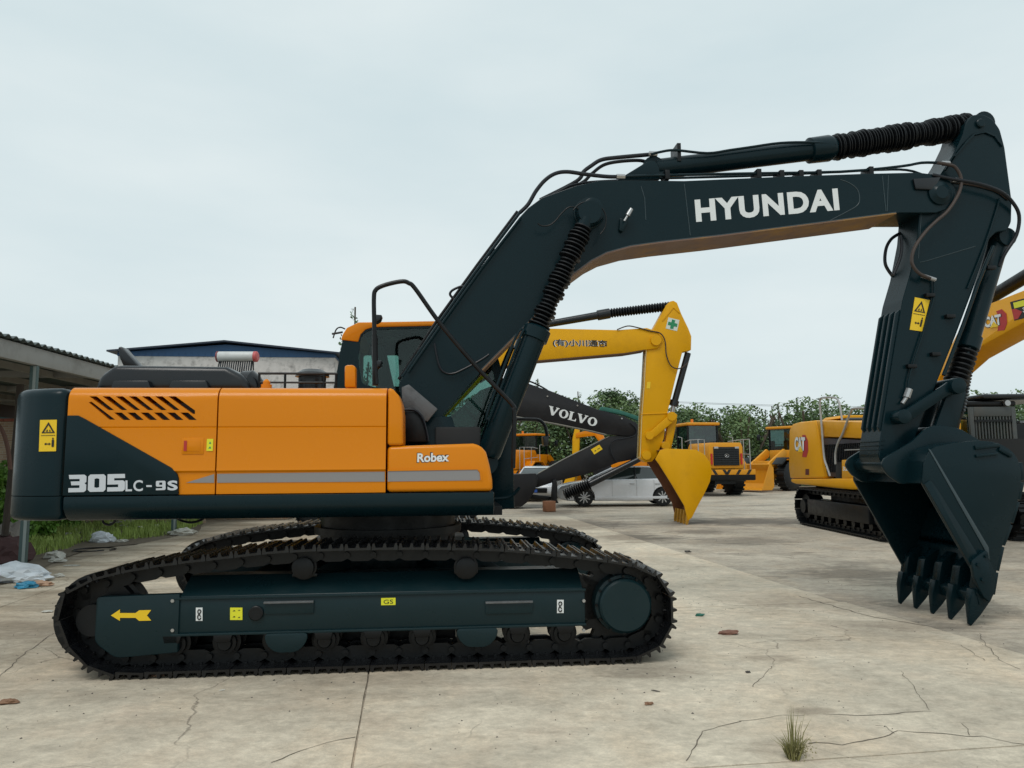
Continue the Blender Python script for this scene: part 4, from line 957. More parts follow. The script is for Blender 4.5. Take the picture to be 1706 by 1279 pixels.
warning_sticker(f1, [(65,752),(93.5,751.5),(95,699),(67,699.5)], YS-.002, EX)
o = flatpolys(f1, [[(344,751),(354.5,751),(355.5,731),(345,731)]], YS-.002, STICKL, EX, 'small_sticker')
flatpolys(f1, [[(347,747),(352,747),(350,743)],[(348,739),(352,739),(350,735)]], YS-.005, GREENP, o, 'sticker_print', .001)
# door latch let into the rear door
b = MB(); b.box(*[c for c in (f1.L(303,742,YS)[0], f1.L(340,742,YS)[0])], YS-.006, YS+.01, f1.L(320,757,YS)[1], f1.L(320,729,YS)[1]); lt = b.build('latch_surround', ORANGE, EX, bevel=.008)
b = MB(); b.box(f1.L(308,742,YS)[0], f1.L(334,742,YS)[0], YS-.009, YS-.006, f1.L(320,752,YS)[1], f1.L(320,733,YS)[1]); b.build('latch_paddle', ORANGE, lt, bevel=.002)
b = MB(); b.box(f1.L(307,742,YS)[0], f1.L(312,742,YS)[0], YS-.012, YS-.009, f1.L(320,751,YS)[1], f1.L(320,734,YS)[1]); b.build('latch_gap', REDP, lt)
# hoses that hang under the body
b = MB(); b.tube(f1.Ps([(170,862),(173,871),(182,874),(190,870),(193,862)], -1.2), .010); b.build('hanging_hose', HOSEM, EX)
b = MB(); b.tube(f1.Ps([(296,864),(305,868),(320,870),(335,866),(340,862)], -1.1), .010); b.build('hanging_hose', HOSEM, EX)

# ---- platform between front locker and cab
b = MB(); b.box(f1.L(671,742,-.6)[0], x_fr-.1, -.61, .40, z_low, z_low+.03); b.build('front_deck', BLACKM, EX)
q = f1.Ls([(669,645),(681,640),(729,681),(712,702),(706,700),(700,690),(690,681),(671,680)], -.5); b = MB(); b.prism(q, -.5, -.42); b.build('step_plate', PLATE, EX, bevel=.006)
q = f1.Ls([(672,683),(690,684),(702,694),(709,712),(714,737),(672,737)], -.53); b = MB(); b.prism(q, -.53, -.42); b.build('tank_cover', BLACKM, EX, bevel=.02)
b = MB(); b.tube(f1.Ps([(672,682),(690,683),(702,693),(709,711),(714,735)], -.55), .012); b.build('cover_hose', HOSEM, EX)
b = MB(); b.box(f1.L(725,735,-.3)[0], f1.L(800,735,-.3)[0], -.45, .35, z_low, f1.L(760,712,-.3)[1]); b.build('valve_block', DARK, EX, bevel=.02)
b = MB(); b.prism(f1.Ls([(817,738),(853,700),(856,845),(823,850)], .5), .42, .50); b.build('cab_riser', GREEN, EX, bevel=.01)
b = MB(); b.tube(f1.Ps([(822,831),(845,829),(857,822),(866,812)], .2), .018); b.build('step_bar', GREEN, EX)

# ---- cab (on the far side)
YC0, YC1 = .45, 1.42
outer = [(556,645),(563,610),(569,572),(577,549),(597,538.5),(735,536.5),(790,540),(812,560),(832,600),(852,700),(856,846),(700,850),(556,850)]
OP = f1.Ls(outer, YC0)
b = MB(); b.prism(fillet(OP, [0,.1,.1,.12,.15,.1,.15,.15,.1,.15,.05,0,0], 4), YC0, YC1); cab = b.build('cab', GREEN, EX)
inner = f1.Ls([(575,840),(575,640),(582,580),(592,556),(735,546),(785,549),(802,565),(820,603),(842,700),(846,840)], YC0)
c = MB(); c.prism(inner, YC0+.05, YC1-.05); boolcut(cab, c)
win = fillet(f1.Ls([(603,640),(597,600),(600,560),(614,549),(735,546),(782,551),(800,566),(818,604),(836,690),(836,752),(752,756),(745,700),(660,700),(640,648)], YC0), .06, 4)
c = MB(); c.prism(win, YC0-.2, YC0+.3); boolcut(cab, c)
win2 = [fillet(f1.Ls(q, YC1), .03, 3) for q in ([(606,592),(664,592),(668,700),(604,700)], [(690,626),(812,622),(838,690),(842,752),(690,752)])]
for q in win2: c = MB(); c.prism(q, YC1-.3, YC1+.3); boolcut(cab, c)
c = MB(); c.box(OP[7][0]-.35, OP[9][0]+.4, YC0+.08, YC1-.08, f1.L(850,800,YC0)[1], f1.L(800,556,YC0)[1])
boolcut(cab, c)
b = MB(); b.prism(win, YC0+.015, YC0+.021); b.build('side_window', GLASS, cab, smooth=False)
for q in win2: b = MB(); b.prism(q, YC1-.021, YC1-.015); b.build('side_window', GLASS, cab, smooth=False)
ws = f1.Ls([(788,546),(810,562),(830,602),(849,700),(851,800)], YC0); b = MB()
b.prism(ws + [(x-.006, z) for x, z in reversed(ws)], YC0+.08, YC1-.08); b.build('windscreen', GLASS, cab)
rp = f1.Ls([(568,566),(571,557),(578,546),(597,536.8),(735,534.5),(792,538),(800,546),(735,542.5),(622,545),(609,549),(601,557),(597,569.5)], YC0)
b = MB(); b.prism(rp, YC0-.012, YC1+.012); b.build('cab_roof', ORANGE, cab, bevel=.012)
b = MB(); xw0, zw0 = f1.L(690,645,YC0+.1); b.box(OP[0][0]+.05, OP[0][0]+.12, YC0+.06, YC1-.06, z_low, f1.L(600,640,YC0)[1]); b.build('rear_wall', DARK, cab)
# seat and controls
b = MB(); xs_, zs_ = f1.L(668,690,.9)
b.prism(fillet([(xs_-.22,zs_+.0),(xs_+.34,zs_-.02),(xs_+.34,zs_+.12),(xs_-.05,zs_+.12),(xs_-.20,zs_+.78),(xs_-.34,zs_+.76)], .05), .68, 1.18); st = b.build('seat', DARK, cab, bevel=.03)
b = MB(); b.box(xs_-.34, xs_-.22, .80, 1.06, zs_+.80, zs_+1.02); b.build('headrest', DARK, st, bevel=.03)
b = MB(); b.box(xs_-.2, xs_+.5, .50, .62, z_low, zs_+.28); b.cyl((xs_+.42,.56,zs_+.28),(xs_+.45,.56,zs_+.5),.02); b.build('side_console', DARK, cab, bevel=.02)
b = MB(); b.prism([(xs_-.3,z_low),(xs_+.3,z_low),(xs_+.25,zs_),(xs_-.2,zs_)],.7,1.15); b.box(OP[0][0]+.1, OP[10][0]-.1, YC0+.05, YC1-.05, z_low, z_low+.06); b.build('seat_base', DARK, cab)
# aerial brackets behind the roof
b = MB(); b.tube(f1.Ps([(553,556),(560,555),(571,553)], .9), .012, smooth=False); b.tube(f1.Ps([(555,563),(560,549),(567,545),(575,548)], .9), .008); b.build('roof_bracket', BLACKM, cab)

# ---- handrail and mirrors at the front of the near side
b = MB(); b.tube(f1.Ps([(627,640),(624.5,600),(623.5,540),(623,495),(626,483),(636,476.5),(655,471),(672,468.5),(681,471.5),(692,481),(735,541),(795,612),(851,671),(856,683),(857,705),(855,780)], -1.02), .020, n=10, sub=6); hr = b.build('handrail', BLACKM, EX)
b = MB(); b.tube(f1.Ps([(625,642),(624.5,560)], -1.0), .026, smooth=False); b.build('rail_socket', GREYM, hr)
for v in (530, 606):
    q = f1.Ls([(622,v-5),(637,v-4),(634,v+4),(628,v+8),(622,v+7)], -.98); b = MB(); b.prism(q, -1.03, -.90); b.build('mirror', BLACKPL, hr, bevel=.008)

# ---- boom
SEAM = mat('weld_and_edge_highlight', (.030, .050, .058), 0.3, spec=.5)  # paler than the paint, the light that beads catch put into the colour
UNDER = mat('underside_ground_light', (0.15, 0.085, 0.06), 0.5, var=0.3, dirt=1.0, dirtcol=(0.42, 0.22, 0.02), dscale=0.9)  # ground light on the underside painted in as brown and yellow
YB = -.25
BP = [(664,640),(690,600),(733,541),(800,447),(868,359),(880,346),(903,329),(960,309),(1000,300.5),(1060,300),(1140,301),(1300,294),(1440,289),(1530,287),(1562,291),(1583,301),(1592,316),(1590,334),(1578,348),(1560,354),(1500,354),(1340,374),(1200,392),(1100,403),(1050,410),(1010,421),(985,434),(955,456),(930,482),(880,537),(800,618),(728,700),(716,716),(700,722),(684,715),(676,700)]
bp = f1.Ls(BP, YB)
b = MB(); b.prism(bp, YB, -YB); boom = b.build('boom', GREEN, EX, bevel=.006, seg=2, angle=20)
def strip(pts, y0, y1, th, name, m, parent, bevel=0):
    P = [Vector(p) for p in pts]; L_ = []
    for i, p in enumerate(P):
        d = (P[min(i+1,len(P)-1)]-P[max(i-1,0)]).normalized(); L_.append(p + Vector((-d.y, d.x))*th)
    b = MB()
    for i in range(len(P)-1):
        b.prism([tuple(P[i]), tuple(P[i+1]), tuple(L_[i+1]), tuple(L_[i])], y0, y1)
    return b.build(name, m, parent, bevel=bevel)
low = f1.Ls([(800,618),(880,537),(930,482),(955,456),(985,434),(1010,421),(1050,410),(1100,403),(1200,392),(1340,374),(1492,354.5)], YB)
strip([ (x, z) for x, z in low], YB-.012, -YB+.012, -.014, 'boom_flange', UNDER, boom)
strip([ (x, z) for x, z in low], YB-.013, YB, .008, 'boom_flange', SEAM, boom)  # thin pale strip, a painted highlight along the lower edge
strip([ (x, z-.01) for x, z in f1.Ls([(728,700),(800,618.5)], YB)], YB-.01, -YB+.01, .02, 'boom_flange', GREEN, boom)
# weld seams and stiffeners on the side
for l in ([(1140,306),(1150,392)], [(1068,310),(1074,330),(1076,366)], [(1480,292),(1478,352)], [(1470,293),(1476,352)]): b = MB(); b.tube(f1.Ps(l, YB-.001), .0045, n=6, smooth=False); b.build('weld_seam', SEAM, boom)
b = MB(); b.tube(f1.Ps([(1383,367),(1408,354),(1428,342),(1432,330),(1428,315),(1414,304),(1400,299)], YB-.001), .0045, n=6)
b.build('weld_seam', SEAM, boom)
text(f1, 'HYUNDAI', (1160,370), (1399,350), (1157,332.5), YB-.001, WHITE, EX, .044, 'boom_lettering', 1.13)
# pin boss of the boom cylinders, cylinder lug on top, nose boss
x, z = f1.L(981,356,YB); b = MB(); b.lathe((x,-.47,z),(x,.47,z), [(0,.07),(.01,.095),(.10,.095),(.11,.14),(.21,.15),(.22,.16),(.25,.165),(.75,.165),(.78,.16),(.79,.15),(.89,.14),(.90,.095),(.99,.095),(1,.07)], 32); b.build('boom_pin', GREEN, boom)
b = MB(); 
for yy in (-.12, .12): b.prism(fillet(f1.Ls([(1024,303),(1078,270),(1088,268),(1096,277),(1100,300)], yy), .03), yy-.025, yy+.025)
b.build('cylinder_lug', GREEN, boom, bevel=.006)
x, z = f1.L(1565,322,YB); b = MB(); b.lathe((x,YB-.05,z),(x,-YB+.05,z),[(0,.07),(.02,.085),(.05,.13),(.95,.13),(.98,.085),(1,.07)],28); b.build('arm_pin', GREEN, boom)
q = f1.Ls([(1519,299),(1565,296),(1560,305),(1556,318),(1523,316)], YB); b = MB(); b.prism(q, YB-.03, YB); b.build('hose_bracket', BLACKPL, boom, bevel=.01)
b = MB(); p0, p1 = f1.P(1052,348,YB-.08), f1.P(1040,368,YB-.08); b.lathe(p0, p1, [(0,.022),(.55,.026),(.56,.012),(1,.012)], 12); b.build('work_lamp', STEEL, boom)
q = f1.Ls([(1032,365),(1045,366),(1044,374),(1036,388),(1030,385)], YB); b = MB(); b.prism(q, YB-.04, YB); b.build('lamp_bracket', GREEN, boom, bevel=.008)

# ---- boom cylinders
for yy in (-.43, .43):
    off = 0
    b = MB(); p0 = f1.P(812,762,-.43); p1 = f1.P(897,545,-.43); pe = f1.P(981,356,-.43)
    for p in (p0, p1, pe): p.y = yy
    ax = (pe-p0).normalized(); 
    b.lathe(p0, p1, [(0,.06),(.01,.10),(.04,.115),(.90,.115),(.905,.135),(.985,.135),(1,.11)], 32); cy = b.build('boom_cylinder', GREEN, EX, angle=30)
    b = MB(); b.cyl(p0-ax*.05+Vector((0,-.06,0)), p0-ax*.05+Vector((0,.06,0)), .12); b.build('cylinder_eye', GREEN, cy)
    b = MB(); b.bellows(p1, pe-ax*.14, .055, .100, 27, 22, .16); b.build('rod_boot', RUBBER, cy, angle=25)
    b = MB(); b.cyl(pe-ax*.16, pe-ax*.06, .07, n=18); b.cyl(pe+Vector((0,-.055,0)), pe+Vector((0,.055,0)), .115, n=28); b.build('rod_eye', GREEN, cy)
    b = MB(); side = Vector((0,-.125 if yy < 0 else .125, 0)); sd = ax.cross(Vector((0,1,0))).normalized()
    for k in (-1, 1): b.tube([p0+ax*.35+side*.7+sd*.13*1, p0+ax*.4+side*.8+sd*(.15-.02*k), p1-ax*.2+side*.8+sd*(.15-.02*k), p1-ax*.1+side*.6+sd*.12], .013, n=8)
    b.build('cylinder_pipe', GREEN, cy)
b = MB(); b.tube(f1.Ps([(896,372),(903,376),(915,375),(925,368),(935,356),(948,345),(960,346),(968,352)], YB-.14), .007); b.build('grease_line', BLACKM, EX)
b = MB(); b.tube(f1.Ps([(955,350),(965,340),(980,336),(998,342),(1009,358),(1008,378),(1000,390)], YB-.2), .007); b.build('grease_line', BLACKM, EX)
b = MB(); b.tube(f1.Ps([(724,572),(727,590),(733,612),(742,621),(755,622),(772,615),(800,600),(815,590)], YB-.03), .010); b.build('lamp_cable', HOSEM, EX)

# ---- arm cylinder on top of the boom
b = MB(); p0 = f1.P(1086,283,0); p1 = f1.P(1388,246,0); pe = f1.P(1632,208,0); ax = (pe-p0).normalized()
b.lathe(p0, p1, [(0,.07),(.02,.110),(.86,.110),(.865,.14),(.97,.145),(1,.12)], 32); ac = b.build('arm_cylinder', GREEN, EX, angle=30)
b = MB(); b.bellows(p1, pe-ax*.15, .100, .138, 48, 22, .14); b.build('rod_boot', RUBBER, ac, angle=20)
b = MB(); b.cyl(p0+Vector((0,-.09,0)), p0+Vector((0,.09,0)), .12); b.cyl(pe+Vector((0,-.09,0)), pe+Vector((0,.09,0)), .12); b.cyl(pe-ax*.2, pe, .06); b.build('rod_eye', GREEN, ac)
q = f1.Ps([(1128,247),(1131,272)], -.05); b = MB(); b.box(q[0].x-.02, q[0].x+.02, -.12, .12, q[1].z, q[0].z+.03); b.build('pipe_clamp', BLACKM, ac)

# ---- arm
YA = -.19
AP = [(1532,352),(1529,392),(1517,455),(1504,500),(1486,610),(1466,736),(1464,760),(1472,782),(1488,790),(1504,782),(1514,762),(1535,700),(1560,640),(1592,560),(1622,480),(1640,425),(1648,398),(1660,386),(1678,384),(1685,370),(1686,335),(1680,290),(1674,245),(1666,215),(1654,198),(1638,190),(1620,191),(1610,203),(1604,225),(1588,258),(1566,292),(1545,320)]
ap = f1.Ls(AP, YA); b = MB(); b.prism(fillet(ap, .03, 3), YA, -YA); arm = b.build('arm', GREEN, EX, bevel=.01, seg=2, angle=20)
top = f1.Ls([(1575,285),(1590,262),(1608,240),(1622,226),(1640,222),(1655,228),(1668,245)], YA)
strip(top, YA-.02, YA, .02, 'arm_edge', GREEN, arm, bevel=.004)
b = MB(); x, z = f1.L(1632,206,YA); b.lathe((x,YA-.03,z),(x,-YA+.03,z),[(0,.04),(.02,.05),(.98,.05),(1,.04)],20); b.build('cylinder_pin', GREEN, arm)
b = MB(); b.tube(f1.Ps([(1532,437),(1545,434),(1625,410)], YA-.001), .004, n=6, smooth=False); b.tube(f1.Ps([(1535,352),(1530,430)], YA-.001), .004, n=6, smooth=False); b.build('weld_seam', SEAM, arm)
# three wear bars along the underside of the arm
A0, A1 = Vector(f1.L(1502,512,YA)), Vector(f1.L(1469,722,YA)); d = (A1-A0).normalized(); nn = Vector((d.y, -d.x)); nn = nn if nn.x < 0 else -nn
for yy in (-.15, -.05, .05, .15):
    pts = [tuple(A0+nn*-.01), tuple(A0+d*.06+nn*.035), tuple(A1-d*.06+nn*.035), tuple(A1+nn*-.01)]
    b = MB(); b.prism(pts, yy-.018, yy+.018); b.build('wear_bar', GREEN, arm, bevel=.006)
for v in (735, 742, 749):
    p = Vector(f1.L(1467-(v-735)*.05, v, YA)); b = MB(); b.box(p.x-.012, p.x+.05, YA, -YA, p.y-.008, p.y+.008); b.build('foot_rib', GREEN, arm, bevel=.003)
warning_sticker(f1, [(1515.5,549),(1536,552),(1549,500),(1524,495)], YA-.002, arm)
x, z = f1.L(1487,772,YA); b = MB(); b.lathe((x,-.30,z),(x,.30,z),[(0,.085),(.02,.105),(.98,.105),(1,.085)],32); b.build('bucket_boss', GREEN, arm)
# ---- bucket cylinder, linkage
b = MB(); p0 = f1.P(1664,400,0); p1 = f1.P(1610,582,0); pe = f1.P(1590,645,0); ax = (pe-p0).normalized()
b.lathe(p0, p1, [(0,.07),(.02,.105),(.88,.105),(.885,.125),(.99,.125),(1,.10)], 28); bc = b.build('bucket_cylinder', GREEN, EX, angle=30)
b = MB(); b.bellows(p1, pe-ax*.05, .085, .125, 7, 20, .08); b.build('rod_boot', RUBBER, bc, angle=20)
b = MB(); b.cyl(p0+Vector((0,-.14,0)), p0+Vector((0,.14,0)), .10); b.build('cylinder_eye', GREEN, bc)
for yy in (-.25, .25):
    q = [f1.L(*p, -.27) for p in ((1495,694),(1508,683),(1575,640),(1590,628),(1604,632),(1607,645),(1598,655),(1580,658),(1515,702),(1503,706))]
    b = MB(); b.prism(fillet(q, .03), yy-.025, yy+.025); lk = b.build('guide_link', GREEN, EX, bevel=.008)
for yy in (-.14, .14):
    q = [f1.L(*p, -.14) for p in ((1580,632),(1602,640),(1605,658),(1592,705),(1580,738),(1558,742),(1549,728),(1555,706),(1572,660))]
    b = MB(); b.prism(fillet(q, .04), yy-.05, yy+.05); b.build('bucket_link', GREEN, EX, bevel=.01)
for (u, v, r) in ((1504,694,.075),(1594,643,.085),(1562,722,.075),(1488,774,.07)):
    x, z = f1.L(u, v, -.3); b = MB(); b.cyl((x,-.34,z),(x,.34,z), r, n=24); b.build('linkage_pin', GREEN, EX, bevel=.008)

# ---- bucket
YK = -.63
side = [(1537,805),(1540,770),(1550,746),(1585,738),(1631,733),(1665,737),(1694,757),(1703,790),(1697,830),(1684,872),(1669,910),(1660,950),(1652,1000),(1640,984)]
sp = fillet(f1.Ls(side, YK), [.02,.06,.08,.1,.2,.2,.2,.2,.3,.3,.1,.1,.02,.02], 4)
sp2 = f1.Ls(side, YK)
for yy in (YK, -YK-.03):
    b = MB(); b.prism(sp, yy, yy+.03); pl = b.build('bucket_side', GREEN, EX, bevel=.006)
# shell: outline from the mouth top round the back to the lip
a = [Vector(p) for p in fillet(sp2[1:13], [.02,.08,.1,.2,.2,.2,.2,.3,.3,.1,.1,0], 4)]
sh = MB()
inn = []
cen = sum(a, Vector((0,0)))/len(a)
for i, p in enumerate(a):
    d = (a[min(i+1,len(a)-1)]-a[max(i-1,0)]).normalized(); n_ = Vector((-d.y, d.x)); n_ = n_ if n_.dot(cen-p) > 0 else -n_
    inn.append(p + n_*.028)
for i in range(len(a)-1): sh.prism([tuple(a[i]), tuple(a[i+1]), tuple(inn[i+1]), tuple(inn[i])], YK+.012, -YK-.012)
sh.prism([sp2[0], sp2[1], (sp2[1][0]+.05, sp2[1][1]), (sp2[0][0]+.06, sp2[0][1]+.02)], YK+.031, -YK-.031)
bk = sh.build('bucket_shell', GREEN, EX, angle=30)
# stiffener plates on the side
b = MB(); b.prism(f1.Ls([(1553,749),(1549,747),(1642,913),(1652,935),(1650,912)], YK-.03), YK-.008, YK); b.build('side_rib', SEAM, bk, bevel=.003)
b = MB(); b.prism(fillet(f1.Ls([(1538,806),(1548,800),(1560,815),(1637,940),(1650,998),(1640,986)], YK), .01), YK-.02, YK); b.build('side_edge', GREEN, bk, bevel=.005)
for q in ([(1622,742),(1662,738),(1664,744),(1624,749)], [(1664,744),(1686,756),(1683,762),(1662,750)], [(1624,757),(1660,753),(1661,758),(1625,762)]):
    b = MB(); b.prism(f1.Ls(q, YK), YK-.02, YK); b.build('top_rib', GREEN, bk, bevel=.005)
b = MB(); b.prism(fillet(f1.Ls([(1617,934),(1640,916),(1645,920),(1645,930),(1657,955),(1655,985),(1648,1003),(1637,993),(1622,962)], YK-.03), .015), YK-.045, YK-.0); b.build('side_cutter', GREEN, bk, bevel=.008)
for (u, v) in ((1628,940),(1636,965),(1642,926)):
    x, z = f1.L(u, v, YK-.045); b = MB(); b.cyl((x,YK-.065,z),(x,YK-.045,z),.018,n=6); b.build('bolt', GREEN, bk)
# wear straps on the back
segs = [((1700,770),(1703,800)),((1703,803),(1697,832)),((1696,835),(1685,870)),((1684,873),(1671,907)),((1670,910),(1661,950)),((1660,953),(1654,990))]
for yy in (-.55, -.18, .18, .55):
    for (s0, s1) in segs:
        p, q = Vector(f1.L(*s0, YK)), Vector(f1.L(*s1, YK)); dd = (q-p).normalized(); n_ = Vector((-dd.y, dd.x)); n_ = n_ if n_.x > 0 else -n_
        b = MB(); b.prism([tuple(p-n_*.012), tuple(q-n_*.012), tuple(q+n_*.035), tuple(p+n_*.035)], yy-.07, yy+.07); b.build('wear_strap', GREEN, bk, bevel=.006)
# hinge ears
for yy in (-.36, .33):
    q = f1.Ls([(1469,776),(1473,764),(1485,756),(1520,735),(1540,716),(1556,708),(1590,711),(1604,716),(1634,734),(1636,746),(1555,765),(1550,800),(1545,806),(1500,806),(1480,792)], -.36)
    b = MB(); b.prism(fillet(q, .03), yy, yy+.035); b.build('bucket_ear', GREEN, bk, bevel=.008)
b = MB(); b.box(f1.L(1487,800,0)[0]+.0, sp2[0][0]+.06, -.5, .5, sp2[0][1]-.0, sp2[0][1]+.035); b.build('mouth_plate', GREEN, bk, bevel=.005)
# lip and teeth
lipA, lipB = Vector(f1.L(1650,996,YK)), Vector(f1.L(1640,975,YK))
dt = (Vector(f1.L(1623,1044,YK)) - Vector(f1.L(1650,985,YK)))
b = MB(); b.prism([tuple(lipA+Vector((.0,-.02))), tuple(lipA+Vector((-.10,-.07))), tuple(lipA+Vector((-.12,.03))), tuple(lipA+Vector((0,.12)))], YK+.02, -YK-.02); b.build('lip', GREEN, bk, bevel=.006)
tl = f1.Ls([(1655,980),(1653,1003),(1639,1026),(1625,1045),(1621,1042),(1620,1006),(1624,982)], YK)
for k in range(5):
    yy = YK+.07+k*(2*-YK-.14)/4
    b = MB(); P0 = tl; hw = .046; n = len(P0)
    ws_ = [hw, hw, hw*.7, hw*.35, hw*.35, hw*.9, hw]
    vs = [(p[0], yy-w2, p[1]) for p, w2 in zip(P0, ws_)] + [(p[0], yy+w2, p[1]) for p, w2 in zip(P0, ws_)]
    b.add(vs, [tuple(range(n)), tuple(reversed(range(n, 2*n)))] + [(i, n+i, n+(i+1)%n, (i+1)%n) for i in range(n)])
    b.build('bucket_tooth', GREEN, bk, bevel=.008)
    b = MB(); q = f1.Ls([(1658,930),(1660,985),(1652,1000),(1628,992),(1634,950)], YK); b.prism(fillet(q, .02), yy-.058, yy+.058); b.build('tooth_adapter', GREEN, bk, bevel=.012)

# ---- pipes and hoses on boom and arm
def hose(pts, y, r, m=HOSEM, name='hose', parent=None, sub=6, smooth=True):
    if isinstance(y, (int, float)): P = f1.Ps(pts, y)
    else: P = [f1.P(u, v, yy) for (u, v), yy in zip(pts, y)]
    b = MB(); b.tube(P, r, n=10, sub=sub, smooth=smooth); return b.build(name, m, parent or EX)
hose([(670,628),(733,536),(800,442),(866,354)], YB+.02, .016, GREEN, 'boom_pipe', smooth=False)
hose([(680,620),(737,538),(803,446),(868,362)], YB-.03, .013, GREEN, 'boom_pipe', smooth=False)
hose([(664,632),(728,534),(796,440),(862,352)], 0.05, .016, BLACKM, 'boom_pipe', smooth=False)
hose([(866,354),(880,340),(893,318),(908,300),(925,289),(945,286),(975,290),(1012,294),(1040,294)], -.2, .021)
hose([(1034,294),(1100,292),(1240,289),(1400,286),(1500,277),(1535,271),(1562,271)], -.2, .015, GREEN, 'boom_pipe', sub=3)
hose([(1034,298),(1140,296),(1300,291),(1460,283),(1510,283),(1535,290)], -.1, .013, GREEN, 'boom_pipe', sub=3)
hose([(866,366),(900,338),(940,314),(955,308),(985,303),(1040,300)], -.05, .014)
hose([(900,333),(960,302),(972,286),(985,276),(1002,266),(1030,262),(1085,257)], -.02, .022)
hose([(915,330),(968,305),(985,290),(1005,275),(1030,269),(1065,267),(1082,272)], .06, .019)
hose([(1085,257),(1100,253),(1125,250),(1178,255),(1215,250),(1250,245),(1300,238),(1350,237),(1392,240)], -.13, .014, GREEN, 'boom_pipe', sub=4)
for (u, v, yy) in ((1034,294,-.2), (1088,256,-.1), (1575,272,-.25), (1592,300,-.25)):
    p = f1.P(u, v, yy); b = MB(); b.cyl(p-Vector((.045,0,0)), p+Vector((.045,0,0)), .027, n=6); b.build('hose_fitting', STEEL, EX)
for (u, v) in ((1110,290),(1262,288),(1300,290),(1332,290),(1362,289),(1448,284),(700,585),(760,503),(820,420)):
    p = f1.P(u, v, -.18); b = MB(); b.box(p.x-.025, p.x+.025, -.23, -.05, p.z-.07, p.z+.03); b.build('pipe_clamp', BLACKM, EX, bevel=.005)
hose([(757,499),(750,491),(752,485),(760,480),(770,477),(776,481),(770,492),(762,505)], -.05, .013)
hose([(1562,271),(1580,274),(1592,279),(1601,297),(1598,320),(1580,350),(1560,368),(1542,386),(1524,412),(1519,436),(1530,454),(1550,464)], [-.28]*12, .018, HOSEB, 'worn_hose')
hose([(1553,291),(1586,298),(1631,306),(1669,320),(1690,341),(1698,362),(1693,392),(1675,421),(1664,443)], [-.25,-.28,-.3,-.28,-.25,-.22,-.18,-.14,-.1], .019, HOSEM)
hose([(1545,292),(1580,301),(1625,308),(1660,318),(1680,332)], [-.2]*5, .016, HOSEB, 'worn_hose')
hose([(1500,388),(1485,398),(1476,415),(1475,440),(1487,460)], .15, .018, HOSEM)
hose([(1500,392),(1502,410),(1499,430),(1488,458)], -.1, .018, HOSEM)
hose([(1556,467),(1556,490),(1549,520),(1517,619),(1512,652)], YA-.03, .010, GREEN, 'arm_pipe', sub=3)
p, q = f1.P(1536,459,YA-.04), f1.P(1558,466,YA-.04); b = MB(); b.cyl(p, q, .024, n=10); b.build('hose_fitting', STEEL, EX)
p, q = f1.P(1515,648,YA-.04), f1.P(1510,662,YA-.04); b = MB(); b.cyl(p, q, .036, n=8); b.cyl(q, f1.P(1503,672,YA-.04), .02, n=8); b.build('hose_fitting', STEEL, EX)
hose([(1655,410),(1630,470),(1605,540),(1572,625)], YA-.02, .020, GREEN, 'arm_pipe', sub=2)
hose([(1664,443),(1655,458),(1640,500),(1612,590)], -.08, .016, GREEN, 'arm_pipe', sub=2)
hose([(1665,330),(1660,350),(1640,410),(1612,480)], YA-.015, .009, GREEN, 'arm_pipe', sub=2)
for (u, v) in ((1548,492),(1518,610),(1582,527),(1558,590),(1650,446)):
    p = f1.P(u, v, YA-.02); b = MB(); b.box(p.x-.05, p.x+.05, p.y-.03, p.y+.03, p.z-.02, p.z+.02); b.build('pipe_clamp', BLACKM, arm, bevel=.005)
# ---- prints on the track frame
YF = -1.5
flatpolys(f1, [[(185,1025),(200,1015),(200,1021),(226,1021),(232,1016.5),(252,1016),(245,1025),(252,1033.5),(232,1034),(226,1029),(200,1029),(200,1034)]], -1.516, STICK, EX, 'arrow_marking')
for u in (326.5, 928):
    v = 1012 if u < 400 else 999
    o = flatpolys(f1, [[(u,v+22),(u+11,v+22),(u+11,v),(u,v)]], -1.501, WHITE, EX, 'hook_sticker')
    b = MB(); b.tube(f1.Ps([(u+4.5,v+3.5),(u+7,v+4),(u+8,v+7),(u+5,v+11),(u+3,v+14),(u+3,v+18),(u+6,v+20),(u+8,v+17)], -1.507), .0045, n=6); b.tube(f1.Ps([(u+4.5,v+3.5),(u+3,v+6),(u+4,v+10),(u+8,v+15)], -1.507), .004, n=6); b.build('hook_print', BLACKP, o)
o = flatpolys(f1, [[(383.5,1032.5),(404,1032.5),(404,1012),(383.5,1012)]], -1.501, STICKL, EX, 'lubrication_sticker')
flatpolys(f1, [[(387,1018),(392,1018),(391,1016)],[(396,1017),(400,1017),(399,1015.5)],[(387,1028),(392,1028),(391,1026)],[(396,1029),(400,1029),(399,1027)]], -1.506, BLACKP, o, 'sticker_print', .001)
o = flatpolys(f1, [[(635,1008),(659,1007.5),(659,995.5),(635,996)]], -1.501, STICKL, EX, 'grease_sticker')
text(f1, 'GS', (639,1006), (655,1005.5), (639,999), -1.506, BLACKP, o, .0, 'sticker_print')
# ================================================================== helpers for the machines farther back
def prism_part(fr, px, y0, y1, name, m, parent, bevel=.01, yt=None, fil=0):
    q = fr.Ls(px, y0 if yt is None else yt)
    if fil: q = fillet(q, fil, 3)
    b = MB(); b.prism(q, y0, y1); return b.build(name, m, parent, bevel=bevel)
def pbox(name, m, parent, *a, bevel=0):
    b = MB(); b.box(*a); return b.build(name, m, parent, bevel=bevel)
def pcyl(name, m, parent, p0, p1, r, r2=None, n=20):
    b = MB(); b.cyl(p0, p1, r, r2, n); return b.build(name, m, parent)

